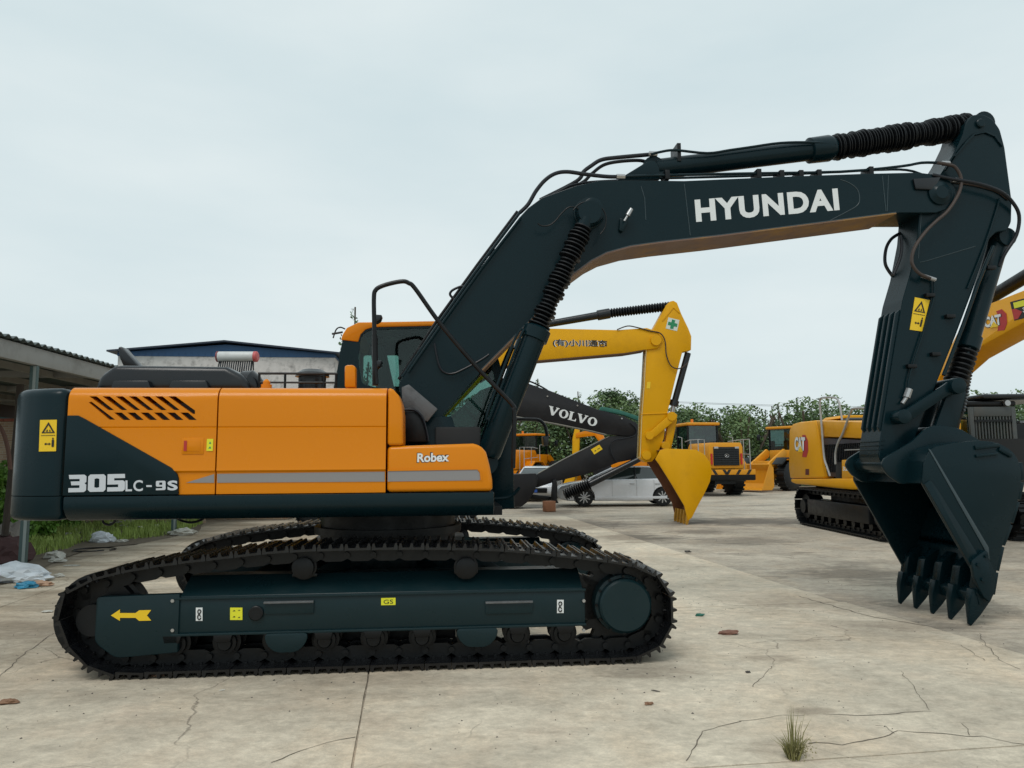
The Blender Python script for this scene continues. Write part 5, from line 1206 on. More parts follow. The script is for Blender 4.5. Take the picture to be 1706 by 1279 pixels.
# ================================================================== yellow excavator behind the big one
f2 = Fr((-3.1, 19.4), radians(3)); E2 = thing('excavator', 'yellow excavator with green cross on its arm and bucket touching the ground', 'excavator', tuple(f2.O), f2.a)
simple_undercarriage(E2, 4.3, 1.5, .6, BLACKM, 40, .40, BLACKM)
pbox('body', YELLOW, E2, -2.6, -.3, -1.35, 1.35, 1.05, 2.05, bevel=.06); pbox('counterweight', YELLOW, E2, -3.0, -2.61, -1.3, 1.3, 1.0, 1.9, bevel=.12)
pbox('deck', BLACKM, E2, -.29, 1.5, -1.35, .35, 1.05, 1.3, bevel=.02); pbox('tool_box', YELLOW, E2, -.1, 1.3, -1.3, -.6, 1.31, 1.7, bevel=.05)
cb = pbox('cab', YELLOW, E2, -.25, 1.45, .45, 1.35, 1.06, 1.7, bevel=.04); pbox('cab_glass', GLASSD, cb, -.2, 1.4, .5, 1.3, 1.71, 2.62); pbox('cab_roof', YELLOW, cb, -.28, 1.47, .43, 1.37, 2.63, 2.75, bevel=.04)
B2 = [(690,712),(740,655),(835,568),(868,538),(890,540),(917,547),(1029,549.5),(1078,546),(1096,552),(1104,568),(1096,580),(1074,582.5),(1041,588),(900,600),(862,604),(840,611),(800,634),(745,690),(718,740),(695,745)]
bm2 = prism_part(f2, B2, -.22, .22, 'boom', YELLOW, E2, .015)
o = strip(f2.Ls([(800,634),(842,610),(862,604),(900,600),(1041,588),(1074,582.5)], -.22), -.24, .24, -.02, 'boom_flange', mat('brown_underside', (.10,.045,.02), .7), bm2)
A2 = [(1089,547),(1104,520),(1110,508),(1116,502),(1122,500.5),(1128,504),(1135,522),(1147,547),(1152,560),(1151.5,583),(1137,586),(1124,637),(1112,688),(1106,730),(1094,760),(1086,769),(1075,770),(1066,762),(1069,690),(1073,640),(1076,583)]
ar2 = prism_part(f2, A2, -.17, .17, 'arm', YELLOW, E2, .015)
x, z = f2.L(1092,567,-.2); pcyl('arm_pin', YELLOW, E2, (x,-.27,z), (x,.27,z), .14)
strip(f2.Ls([(1076,583),(1073,640),(1069,690),(1066,762)], -.17), -.19, .19, .012, 'arm_edge', mat('pale_yellow_edge', (.62,.50,.25), .5), ar2)
strip(f2.Ls([(1104,535),(1122,513),(1132,522)], -.17), -.185, -.17, .03, 'arm_edge', YELLOW, ar2)
b = MB(); b.tube(f2.Ps([(1068,690),(1112,688)], -.18), .014, smooth=False); b.build('weld_seam', YELLOW, ar2)
# arm cylinder
p0, p1, pe = f2.P(865,548,0), f2.P(1017,521.5,0), f2.P(1116,510,0)
b = MB(); b.lathe(p0, p1, [(0,.09),(.85,.105),(.86,.14),(.99,.14),(1,.1)], 20); c2 = b.build('arm_cylinder', BLACKPL, E2)
b = MB(); b.bellows(p1, pe, .09, .13, 22, 14); b.build('rod_boot', RUBBER, c2)
# bucket cylinder and links
p0, p1, pe = f2.P(1146,588,0), f2.P(1122,676,0), f2.P(1119,692,0)
b = MB(); b.lathe(p0, p1, [(0,.085),(.9,.085),(.9,.12),(1,.12)], 16); c3 = b.build('bucket_cylinder', BLACKPL, E2)
b = MB(); b.cyl(p1, pe, .06, n=10); b.build('cylinder_rod', STEEL, c3)
for yy in (-.22, .22):
    b = MB(); q = f2.Ls([(1116,690),(1122,686),(1128,691),(1127,698),(1092,727),(1084,731),(1078,725),(1083,719)], -.22); b.prism(q, yy-.03, yy+.03); b.build('guide_link', YELLOW, E2, bevel=.01)
b = MB(); b.prism(f2.Ls([(1115,692),(1127,692),(1128,700),(1118,750),(1106,752),(1109,735)], -.1), -.1, .1); b.build('bucket_link', YELLOW, E2, bevel=.015)
for (u, v, r) in ((1120,693,.12),(1083,725,.11),(1110,742,.11),(1078,758,.12)): x, z = f2.L(u, v, -.3); pcyl('link_pin', YELLOW, E2, (x,-.27,z),(x,.27,z), r, n=16)
# bucket
BK = [(1100,750),(1110,747),(1135,748),(1160,749),(1174,757),(1183,770),(1186,786),(1183,802),(1174,822),(1163,842),(1153,862),(1146,868),(1140,842),(1120,808),(1098,773),(1092,765)]
q = f2.Ls(BK, -.6)
for yy in (-.6, .55):
    b = MB(); b.prism(q, yy, yy+.05); b.build('bucket_side', YELLOW if yy < 0 else RUST, E2, bevel=.01)
b = MB(); a_ = [Vector(p) for p in q[0:12]]; cc = sum(a_, Vector((0,0)))/12
for i in range(11):
    p0, p1 = a_[i], a_[i+1]; n0, n1 = (cc-p0).normalized()*.04, (cc-p1).normalized()*.04
    b.prism([tuple(p0), tuple(p1), tuple(p1+n1), tuple(p0+n0)], -.56, .56)
b.build('bucket_shell', RUST, E2)
for k in range(5):
    yy = -.55 + k*.275; b = MB(); P0 = f2.Ls([(1153,852),(1149,866),(1145.5,880),(1143.5,880),(1143,866),(1145,850)], -.6); hw = [.04,.032,.014,.014,.032,.04]
    n = len(P0); b.add([(p[0], yy-h, p[1]) for p, h in zip(P0, hw)]+[(p[0], yy+h, p[1]) for p, h in zip(P0, hw)], [tuple(range(n)), tuple(reversed(range(n,2*n)))]+[(i,n+i,n+(i+1)%n,(i+1)%n) for i in range(n)])
    b.build('bucket_tooth', mat('worn_tooth', (.48,.24,.02), .6, var=.4, vscale=6), E2, bevel=.008)
# prints
for t_, m_, bo, of in (('(有)小川通商', WHITE, .055, -.224), ('(有)小川通商', BLACKP, .022, -.228)):
    text(f2, t_, (921,577.5), (1012,579.5), (920.5,564.5), of, m_, E2, bo, 'company_lettering')
qs = [(1109,547),(1128,551.5),(1132,533),(1113.5,528.5)]
o = flatpolys(f2, [qs], -.173, mat('pale_label', (.6,.66,.6), .5), ar2, 'cross_sticker')
flatpolys(f2, [quadmap(qs, [(.36,.1),(.64,.1),(.64,.9),(.36,.9)]), quadmap(qs, [(.1,.36),(.355,.36),(.355,.64),(.1,.64)]), quadmap(qs, [(.645,.36),(.9,.36),(.9,.64),(.645,.64)])], -.18, GREENP, o, 'cross_print')
flatpolys(f2, [[(1077,647),(1083,647),(1084,636),(1078,636)]], -.173, STICK, ar2, 'small_sticker')
b = MB(); b.tube(f2.Ps([(1028,549),(1045,543),(1060,545),(1083,551),(1100,555),(1108,568),(1110,590),(1117,608),(1128,614),(1138,611),(1146,604)], -.24), .016, n=6); b.build('hose', HOSEB, E2)
b = MB(); b.tube(f2.Ps([(700,720),(720,690)], -.4), .10, smooth=False); b.tube(f2.Ps([(720,690),(800,620)], -.4), .055, smooth=False); b.build('boom_cylinder', BLACKPL, E2)

# ================================================================== charcoal excavator with lowered arm
f3 = Fr((-4.6, 26.6), radians(1)); E3 = thing('excavator', 'charcoal grey excavator with lowered boom and arm reaching back, in front of the white cars', 'excavator', tuple(f3.O), f3.a)
simple_undercarriage(E3, 4.3, 1.5, .6, BLACKM, 36, .40, BLACKM)
pbox('body', GREYM, E3, -2.6, .2, -1.35, 1.35, 1.05, 2.05, bevel=.06); cb = pbox('cab', GREYM, E3, -.1, 1.5, .45, 1.35, 1.06, 1.7, bevel=.04); pbox('cab_glass', GLASSD, cb, -.05, 1.45, .5, 1.3, 1.71, 2.62); pbox('cab_roof', GREYM, cb, -.12, 1.52, .43, 1.37, 2.63, 2.75, bevel=.04)
B3 = [(716,760),(745,700),(800,650),(845,633),(876,640),(912,649),(994,681.5),(1040,694),(1060,704),(1065,713),(1062,722),(1052,727),(1010,722.5),(988,717),(930,705),(858,692),(820,700),(775,735),(740,775)]
bo3 = prism_part(f3, B3, -.25, .25, 'boom', GREYM, E3, .015)
strip(f3.Ls([(858,692.5),(930,705.5),(988,717.5),(1010,723)], -.25), -.28, .25, -.03, 'boom_flange', mat('pale_dusty_edge', (.22,.21,.18), .7), bo3)
A3 = [(1015,727),(1045,724),(1075,712),(1082,735),(1076,760),(1060,764),(1030,770),(1000,782),(960,794),(925,802),(895,812),(872,812),(866,798),(897,789),(939,765.5),(980,745)]
a3 = prism_part(f3, A3, -.20, .20, 'arm', GREYM, E3, .015)
strip(f3.Ls([(897,789),(939,765.5),(980,745),(1015,727)], -.2), -.21, .21, .02, 'arm_edge', MATS['pale_dusty_edge'], a3)
K3 = [(846,772),(853,790),(893,788),(897,800),(890,820),(878,837),(868,844.5),(848,844.5),(836,838),(833,810)]
prism_part(f3, K3, -.6, .6, 'bucket', GREYM, E3, .03)
# arm cylinder below, with its rubber boot
p0, p1, p2 = f3.P(1070,762,-.35), f3.P(983,806,-.35), f3.P(940,825,-.35)
b = MB(); b.lathe(p0, p1, [(0,.10),(.7,.12),(1,.12)], 18); c3 = b.build('arm_cylinder', BLACKPL, E3)
b = MB(); b.bellows(p1, p2, .11, .20, 12, 14); b.build('rod_boot', RUBBER, c3)
prism_part(f3, [(921,800),(927,798),(929,812),(928,832),(931,838),(918,838),(919,820)], -.5, -.2, 'rod_bracket', BLACKM, E3, .02)
prism_part(f3, [(872,822),(920,827),(918,833),(872,830)], -.2, .0, 'link_bar', BLACKM, E3, .02)
block_text(f3, 'VOLVO', (911.5,689.5), (993,711), (915,675.5), -.253, WHITE, E3, .04, [1.15,1,.85,1.15,1], 'boom_lettering')
qs = [(990,757),(1004,748),(998.5,740.5),(984.5,748.5)]; o = flatpolys(f3, [qs], -.205, STICK, a3, 'warning_sticker'); flatpolys(f3, [quadmap(qs, z) for z in ([(.2,.35),(.4,.35),(.3,.6)],[(.55,.4),(.85,.4),(.85,.5),(.55,.5)])], -.21, BLACKP, o, 'warning_print')
b = MB(); b.tube(f3.Ps([(1050,704),(1060,714),(1058,725),(1040,730),(1024,733),(1017,743),(1020,758),(1029,770)], -.30), .02, n=6); b.build('hose', HOSEM, E3)
b = MB(); b.tube(f3.Ps([(880,640),(940,662),(1000,685),(1045,702)], -.1), .03, n=6); b.tube(f3.Ps([(874,634),(885,636),(900,643),(912,650)], 0), .03, n=6); b.build('boom_pipe', BLACKM, E3); 
b = MB(); b.prism(f3.Ls([(998,683),(1040,692),(1066,702),(1066,694),(1030,682),(1002,677)], 0), .0, .24); o = b.build('green_net', mat('green_netting', (.03,.13,.10), .9, var=.4, vscale=8), bo3, bevel=.03)
for (u, v) in ((912,660),(962,675.5),(1036,697)): p = f3.P(u, v, -.28); pcyl('lamp_bolt', STEEL, E3, p+Vector((0,-.02,0)), p+Vector((0,.03,0)), .03, n=8)
wbk = G(915.5, 852.5)
o = pbox('wooden_block', mat('brown_wood_block', (.20,.085,.04), .8, var=.35, vscale=5), None, -.17, .17, -.15, .15, 0, .34, bevel=.01); o.location = (wbk.x, wbk.y+.2, 0); o.rotation_euler = (0,0,.4); tag(o, 'brown wooden block under the cylinder end of the charcoal excavator', 'wooden block')

# ================================================================== cars
def make_car(label, x, y, rz, group='white cars parked beyond the machines'):
    c = thing('car', label, 'car', (x, y, 0), rz, group); s = 1.03
    lo = [(2.30,.28),(2.36,.42),(2.34,.62),(2.22,.74),(1.85,.84),(1.05,.95),(.2,.97),(-1.6,1.0),(-2.15,1.0),(-2.30,.9),(-2.34,.6),(-2.28,.30),(-1.9,.20),(1.95,.20)]
    b = MB(); b.prism(fillet([(px*s, pz) for px, pz in lo], .08, 3), -.88, .88); body = b.build('body', CARW, c, bevel=.07, seg=3)
    cut = MB()
    for wx in (1.40*s, -1.36*s): cut.cyl((wx,-1.2,.33), (wx,-.45,.33), .385, n=28); cut.cyl((wx,.45,.33), (wx,1.2,.33), .385, n=28)
    boolcut(body, cut)
    def hull(p, yb, yt, name, m, par):       # glasshouse: outline narrows towards the roof
        zmin, zmax = .95, 1.46; n = len(p); w_ = [yb+(yt-yb)*(z-zmin)/(zmax-zmin) for _, z in p]; b = MB()
        b.add([(q[0]*s, -a, q[1]) for q, a in zip(p, w_)]+[(q[0]*s, a, q[1]) for q, a in zip(p, w_)], [tuple(range(n)), tuple(reversed(range(n,2*n)))]+[(i,n+i,n+(i+1)%n,(i+1)%n) for i in range(n)]); return b.build(name, m, par)
    P = [(1.02,.95),(.75,1.10),(.25,1.36),(-.1,1.43),(-.9,1.43),(-1.35,1.33),(-1.85,1.05),(-2.0,.99)]
    hull(P, .80, .58, 'glasshouse', mat('car_glass', (.02,.03,.03), .06, spec=.9), body)
    R_ = [(.27,1.365),(-.1,1.44),(-.9,1.44),(-1.37,1.335),(-1.33,1.30),(-.9,1.395),(-.1,1.395),(.25,1.33)]; hull(R_, .815, .60, 'roof', CARW, body)
    for sgn in (-1, 1):
        for a_, b_ in (((1.08,.96),(.24,1.37)), ((-2.02,1.0),(-1.34,1.33))):
            f_ = lambda z: (.80+(.58-.80)*(z-.95)/.51)+.006
            b = MB(); b.tube([(a_[0]*s, sgn*f_(a_[1]), a_[1]), (b_[0]*s, sgn*f_(b_[1]), b_[1])], .035, n=6, smooth=False); b.build('pillar', CARW, body)
        b = MB(); b.tube([(-.42*s, sgn*.808, .97), (-.40*s, sgn*.60, 1.42)], .028, n=6, smooth=False); b.build('door_pillar', BLACKPL, body)
        pbox('door_trim', CARW, body, -1.5*s, .95*s, sgn*.885-.004, sgn*.885+.004, .27, .36, bevel=.003)
        for xx in (.42, -1.05): 
            b = MB(); b.tube([(xx*s, sgn*.882, .26), (xx*s, sgn*.884, .95)], .004, n=4, smooth=False); b.build('door_gap', BLACKP, body)
        b = MB(); b.tube([(-.44*s, sgn*.882, .26), (-.44*s, sgn*.884, .95)], .004, n=4, smooth=False); b.build('door_gap', BLACKP, body)
        for xx in (-.28, -1.02-.15): pbox('door_handle', ALLOY, body, xx*s-.09, xx*s+.09, sgn*.90-.012, sgn*.90+.012, .80, .825, bevel=.006)
        b = MB(); b.lathe((.86*s, sgn*.84, 1.0), (.86*s, sgn*1.02, 1.03), [(0,.03),(.3,.07),(.9,.07),(1,.03)], 10); b.build('wing_mirror', CARW, body)
        b = MB(); b.prism([(2.30*s,.62),(1.95*s,.70),(1.85*s,.80),(2.2*s,.74)], sgn*.60, sgn*.89); b.build('headlight', mat('lamp_lens', (.35,.36,.38), .1), body, bevel=.01)
        b = MB(); b.prism([(-2.34*s,.80),(-2.0*s,.82),(-2.05*s,.94),(-2.31*s,.92)], sgn*.55, sgn*.89); b.build('tail_light', REDL, body, bevel=.01)
        for wx in (1.40*s, -1.36*s):
            b = MB(); b.lathe((wx, sgn*.66, .33), (wx, sgn*.86, .33), [(0,.22),(.02,.31),(.15,.33),(.85,.33),(.98,.31),(1,.235)], 28); wh = b.build('wheel', RUBBER, c)
            b = MB(); b.lathe((wx, sgn*.80, .33), (wx, sgn*.862, .33), [(0,.235),(.99,.235),(1,.215),(.3,.205),(.28,.0)], 24, cap=False); b.build('rim', BLACKM, wh)
            b = MB()
            for k in range(9):
                a_ = 2*pi*k/9; ca, sa = cos(a_), sin(a_); n_ = (-sa, ca); b.add([(wx+ca*.05+n_[0]*.02, sgn*.868, .33+sa*.05+n_[1]*.02),(wx+ca*.05-n_[0]*.02, sgn*.868, .33+sa*.05-n_[1]*.02),(wx+ca*.215-n_[0]*.018, sgn*.864, .33+sa*.215-n_[1]*.018),(wx+ca*.215+n_[0]*.018, sgn*.864, .33+sa*.215+n_[1]*.018)], [(0,1,2,3)])
            b.lathe((wx, sgn*.85, .33), (wx, sgn*.872, .33), [(0,.05),(1,.045)], 12); b.build('spokes', ALLOY, wh)
    b = MB(); b.box(2.31*s, 2.40*s, -.6, .6, .36, .56); b.build('grille', BLACKM, body, bevel=.02)
    pbox('number_plate', mat('blue_plate', (.03,.09,.35), .4), body, 2.41*s, 2.42*s, -.2, .2, .38, .50)
    return c
make_car('white saloon car standing side on between the charcoal boom and the yellow bucket', 4.05, 27.9, radians(179))
make_car('white car mostly hidden behind the charcoal bucket, only its bonnet and bumper in view', 1.15, 33.0, radians(262))

# ================================================================== wheel loaders
def make_loader(label, x, y, rz, m, scale=1.0, group='wheel loaders along the far side'):
    L_ = thing('wheel_loader', label, 'wheel loader', (x, y, 0), rz, group); L_.scale = (scale,)*3
    for wx in (-1.65, 1.65):
        for s in (-1, 1):
            b = MB(); b.lathe((wx, s*.82, .80), (wx, s*1.42, .80), [(0,.38),(.03,.66),(.14,.80),(.86,.80),(.97,.66),(1,.40)], 28); ty = b.build('tyre', RUBBER, L_)
            b = MB()
            for k in range(22):
                a_ = 2*pi*k/22; mt = Matrix.Translation((wx, 0, .80)) @ Matrix.Rotation(a_, 4, 'Y'); b.box(-.05, .05, min(s*.85, s*1.39), max(s*.85, s*1.39), .78, .835, mt)
            b.build('tread', RUBBER, ty, smooth=False)['kind'] = 'stuff'
            b = MB(); b.lathe((wx, s*1.25, .80), (wx, s*1.43, .80), [(0,.41),(.9,.41),(.91,.36),(.4,.30),(.41,.16),(.9,.14),(1,.08)], 24); b.build('rim', m, ty)
            b = MB(); q = [(wx-1.0,1.15),(wx-.98,1.45),(wx-.55,1.78),(wx+.55,1.78),(wx+.98,1.45),(wx+1.0,1.40),(wx+.90,1.40),(wx+.5,1.70),(wx-.5,1.70),(wx-.88,1.42),(wx-.92,1.15)]; b.prism(q, s*.78, s*1.40); b.build('fender', m if wx < 0 else BLACKM, L_, bevel=.01)
    pbox('rear_frame', BLACKM, L_, -3.3, -.2, -.5, .5, .55, 1.25); pbox('front_frame', m, L_, .1, 2.6, -.45, .45, .6, 1.6, bevel=.03)
    b = MB(); b.extx([(-.82,1.25),(.82,1.25),(.82,2.25),(.74,2.45),(-.74,2.45),(-.82,2.25)], -3.5, -.9); b.build('engine_hood', m, L_, bevel=.05)
    b = MB(); b.extx([(-1.35,.72),(1.35,.72),(1.35,1.22),(-1.35,1.22)], -3.62, -3.0); cw = b.build('counterweight', BLACKM, L_, bevel=.05)
    b = MB(); b.box(-3.66, -3.61, -1.32, 1.32, .98, 1.22); bb = b.build('rear_bumper', m, L_, bevel=.01)
    for k in range(5):
        b = MB(); yc = (k-2)*.5; 
        for sg in ((-1,1) if k == 2 else ((1,) if k > 2 else (-1,))):
            b = MB(); b.add([(-3.665, yc, .99),(-3.665, yc+.14, .99),(-3.665, yc+.14+.14*sg, 1.21),(-3.665, yc+.14*sg, 1.21),(-3.672, yc, .99),(-3.672, yc+.14, .99),(-3.672, yc+.14+.14*sg, 1.21),(-3.672, yc+.14*sg, 1.21)], [(0,1,2,3),(7,6,5,4),(0,4,5,1),(1,5,6,2),(2,6,7,3),(3,7,4,0)])
            b.build('chevron_stripe', BLACKP, bb, smooth=False)
    gr_ = pbox('rear_grille', DARK, L_, -3.53, -3.49, -.62, .62, 1.40, 2.25, bevel=.01)
    for k in range(8): pbox('grille_slat', BLACKPL, gr_, -3.56, -3.53, -.60, .60, 1.44+k*.10, 1.49+k*.10)
    b = MB(); 
    for i in range(12):
        a_, c_ = 2*pi*i/12, 2*pi*(i+1)/12; b.tube([(-3.57, .10*cos(a_), 1.85+.075*sin(a_)), (-3.57, .10*cos(c_), 1.85+.075*sin(c_))], .012, n=5, smooth=False)
    b.tube([(-3.57,-.06,1.80),(-3.57,.0,1.87),(-3.57,.06,1.80)], .010, n=5, smooth=False); b.build('maker_badge', STEEL, gr_)
    for s in (-1, 1):
        pbox('tail_lamp', REDL, L_, -3.55, -3.50, s*.72-.04, s*.72+.04, 1.45, 1.95); pbox('work_lamp', STEEL, L_, -3.58, -3.50, s*.5-.1, s*.5+.1, 2.16, 2.26, bevel=.01)
    cb = MB(); cb.extx([(-.78,1.60),(.78,1.60),(.78,2.2),(-.78,2.2)], -.85, .65); cab = cb.build('cab', m, L_, bevel=.04)
    pbox('cab_glass', GLASSD, cab, -.82, .62, -.74, .74, 2.2, 3.35)
    for px_ in (-.82, .60):
        for s in (-1, 1): pbox('cab_pillar', BLACKM, cab, px_-.05, px_+.05, s*.76-.04, s*.76+.04, 2.2, 3.36)
    pbox('cab_roof', m, cab, -1.0, .85, -.86, .86, 3.37, 3.52, bevel=.06); pbox('seat', DARK, cab, -.5, 0, -.3, .3, 2.0, 2.75, bevel=.05)
    pcyl('beacon', AMBER, cab, (-.5,.4,3.53), (-.5,.4,3.70), .07, n=12)
    b = MB()
    for s in (-1, 1):
        b.tube([(-3.3,s*1.25,1.22),(-3.3,s*1.25,2.6),(-2.2,s*1.25,2.6),(-1.3,s*1.1,2.55)], .025, n=6, smooth=False); b.tube([(-3.3,s*1.25,1.9),(-2.4,s*1.2,1.95),(-1.3,s*1.1,2.0)], .02, n=6, smooth=False); b.tube([(-2.4,s*1.25,1.2),(-2.4,s*1.25,2.6)], .02, n=6, smooth=False); b.tube([(-3.3,s*.95,1.22),(-3.3,s*.95,2.6),(-3.3,s*1.25,2.6)], .02, n=6, smooth=False)
        b.tube([(-1.4,s*1.3,1.7),(-1.4,s*1.3,2.75),(-.9,s*1.3,2.8)], .022, n=6, smooth=False)
    hr_ = b.build('handrails', GREYP, L_); hr_['kind'] = 'stuff'
    for s in (-1, 1):
        b = MB(); b.prism([(1.0,2.1),(1.25,2.25),(2.6,1.5),(3.5,.75),(3.5,.45),(3.2,.5),(2.4,1.2),(1.1,1.8)], s*.55-.07, s*.55+.07); b.build('lift_arm', m, L_, bevel=.02)
        pcyl('lift_cylinder', BLACKM, L_, (1.1,s*.42,.9), (2.7,s*.42,1.1), .08)
        pcyl('mirror_arm', BLACKM, L_, (.6,s*.8,3.0), (.9,s*1.25,3.0), .015, n=6); pbox('mirror', BLACKPL, L_, .85, .92, s*1.3-.1, s*1.3+.1, 2.75, 3.1, bevel=.01)
    b = MB(); q = [(3.45,.25),(3.45,1.25),(3.7,1.45),(3.8,1.42),(3.62,1.1),(3.62,.42),(3.8,.2),(4.55,.12),(4.55,.08),(3.7,.08)]; b.prism(q, -1.45, 1.45); bk_ = b.build('bucket', m, L_, bevel=.01)
    for s in (-1, 1): b = MB(); b.prism([(3.5,.25),(3.5,1.25),(3.8,1.4),(4.5,.12),(3.7,.09)], s*1.47-.02, s*1.47+.02); b.build('bucket_side', m, bk_)
    return L_
make_loader('yellow wheel loader seen from behind with black grille and chevron bumper', 9.33, 37.6, radians(98), LYELLOW)
make_loader('second yellow wheel loader turned to the left, just beside the machine with grey handrails', 15.6, 42.0, radians(215), LYELLOW)
make_loader('small orange wheel loader far behind, seen below the left half of the charcoal boom', 1.2, 45.5, radians(60), ORANGE, .95)
make_loader('orange wheel loader far behind at the left, partly hidden by the cab front', -.9, 50, radians(120), ORANGE, .95)
# small far excavator: its arm shows as an upright yellow bar
f5 = Fr((5.6, 40.5), radians(165)); E5 = thing('excavator', 'small yellow excavator far behind with upright arm below the charcoal boom', 'excavator', tuple(f5.O), f5.a)
simple_undercarriage(E5, 3.2, 1.2, .45, BLACKM, 26, .32, BLACKM)
pbox('body', ORANGE, E5, -1.8, .1, -1.1, 1.1, .9, 1.75, bevel=.06); cb = pbox('cab', GREYM, E5, -.0, 1.1, .1, 1.0, .9, 1.5, bevel=.04); pbox('cab_glass', GLASSD, cb, .05, 1.05, .15, .95, 1.51, 2.35); pbox('cab_roof', ORANGE, cb, -.02, 1.12, .08, 1.02, 2.36, 2.45, bevel=.03)
b = MB(); b.prism([(.3,1.1),(.1,1.9),(.7,3.1),(1.1,3.45),(2.2,3.2),(2.2,2.95),(1.15,3.05),(.75,2.5),(.6,1.2)], -.5, -.2); b.build('boom', ORANGE, E5, bevel=.02)
b = MB(); b.prism([(2.0,3.6),(2.25,3.5),(2.4,2.9),(2.45,.9),(2.25,.8),(2.1,1.2),(2.0,2.8)], -.45, -.25); b.build('arm', YELLOW, E5, bevel=.02)
b = MB(); b.prism([(2.2,.9),(2.7,.85),(2.9,.4),(2.6,.1),(2.1,.1),(2.3,.5)], -.75, .05); b.build('bucket', YELLOW, E5, bevel=.02)
# road sign like mirror arm of the big cab
b = MB(); b.tube(f1.Ps([(845,697),(862,698),(885,698.5),(898,700),(907,708),(911,722),(911,728)], 1.5), .022, n=8); ma = b.build('mirror_arm', BLACKM, EX)
b = MB(); b.prism(fillet(f1.Ls([(903,727),(913,727),(912,742),(905,743)], 1.5), .01), 1.42, 1.60); b.build('mirror', BLACKPL, ma, bevel=.01)

# ================================================================== yellow and black machine at the right
f4 = Fr((8.85, 16.9), radians(-90)); E4 = thing('excavator', 'yellow excavator at the right behind the bucket, with grey handrails and red and white logo', 'excavator', tuple(f4.O), f4.a)
simple_undercarriage(E4, 4.7, 1.6, .6, BLACKM, 44, .43, BLACKM)
for u in (1352, 1406, 1462):
    p = f4.P(u, 862+(u-1352)*.10, -1.56); 
    b = MB(); b.box(p.x-.06, p.x+.06, -1.515, -1.502, .44, .50); b.build('frame_sticker', STICKL if u == 1406 else STEEL, E4)
ys = -1.4
b = MB(); b.box(-2.55, 2.3, -1.15, 1.35, 1.12, 2.0); b.build('body_core', DARK, E4)
RB = [(1316,797),(1313.5,780),(1314.5,716),(1320,706),(1330,703),(1358,700),(1361,712),(1364,740),(1372,793),(1372,797)]
prism_part(f4, RB, ys, 1.35, 'rear_panel', CYELLOW, E4, .05)
prism_part(f4, [(1358.5,700.5),(1441,702.5),(1500,704),(1500,734),(1440,730.5),(1366,727),(1362,712)], ys+.02, -.2, 'upper_panel', CYELLOW, E4, .03)
prism_part(f4, [(1317,798),(1426,796.5),(1429.5,815),(1420,816),(1325,806),(1318,803)], ys-.02, -1.0, 'side_skirt', CYELLOW, E4, .03)
prism_part(f4, [(1317,798),(1426,796.5),(1429.5,815),(1318,803)], 1.0, 1.4, 'side_skirt', CYELLOW, E4, .03, yt=ys)
prism_part(f4, [(1402,766),(1425,765),(1426,796),(1402,797)], ys, -.9, 'tool_box', CYELLOW, E4, .02)
GR4 = mat('dark_purple_mesh', (.030,.026,.040), .5)
gq = prism_part(f4, [(1363,729),(1500,736),(1500,800),(1373,793)], ys+.10, -1.0, 'side_grille', GR4, E4, .005)
b = MB()
x0, z0 = f4.L(1368,791,ys+.09); x1, z1 = f4.L(1440,733,ys+.09)
k = 0
while x0+.09*k < x1+.5:
    pbox('grille_bar', BLACKPL, gq, x0+.09*k, x0+.09*k+.03, ys+.075, ys+.10, 1.32, z1-.05); k += 1
pbox('grille_rail', GREYP, gq, f4.L(1403,749,ys)[0], f4.L(1450,749,ys)[0], ys+.05, ys+.075, f4.L(1410,750,ys)[1], f4.L(1410,748.5,ys)[1])
prism_part(f4, [(1392,770),(1401,770),(1401,797),(1392,797)], ys+.02, -1.0, 'step_box', DARK, E4, .01)
b = MB(); b.extx([(-.9,2.35),(.9,2.35),(.75,2.62),(-.75,2.62)], -2.2, -.9); eh = b.build('engine_hood', BLACKPL, E4, bevel=.05)
b = MB(); b.extx([(-.85,2.62),(.85,2.62),(.75,2.70),(-.75,2.70)], -2.25, -1.2); b.build('hood_lid', CYELLOW, eh, bevel=.03)
b = MB(); b.tube(f4.Ps([(1383,793),(1378,778),(1373,760),(1369,710),(1366,675),(1367,664),(1375,662),(1388,662),(1395,665),(1399,675),(1403,700)], ys-.02), .025, n=8); b.build('handrail', GREYP, E4)
b = MB(); b.tube(f4.Ps([(1392,773),(1392,755),(1396,738),(1404,722),(1412,700),(1418,684),(1424,680),(1450,680),(1456,684),(1458,704)], ys-.02), .025, n=8); b.build('handrail', GREYP, E4)
def cat_logo(fr, q, y, parent):
    o = flatpolys(fr, [quadmap(q, z) for z in ([(.56,.0),(.86,.0),(1,.3),(1,.72),(.82,1),(.58,1),(.70,.6)],)], y, REDP, parent, 'logo_shape')
    text(fr, 'CAT', quadmap(q, [(.02,.25)])[0], quadmap(q, [(.80,.25)])[0], quadmap(q, [(.02,.93)])[0], y-.004, BLACKP, o, .075, 'logo_shadow', .9)
    text(fr, 'CAT', quadmap(q, [(.03,.28)])[0], quadmap(q, [(.76,.28)])[0], quadmap(q, [(.03,.92)])[0], y-.006, WHITE, o, .05, 'logo_lettering', .9)
    flatpolys(fr, [quadmap(q, [(.26,.22),(.62,.22),(.44,.52)])], y-.008, STICK, o, 'logo_triangle')
cat_logo(f4, [(1323,760),(1347,762),(1346,724),(1323,725)], ys-.002, E4)
flatpolys(f4, [[(1342,791),(1348,791),(1348,781),(1342,781)]], ys-.002, mat('dark_red_print', (.10,.01,.01), .5), E4, 'red_reflector')
text(f4, '320', (1404,784), (1416,784), (1404,777), ys-.002, WHITE, E4, .03, 'model_lettering')
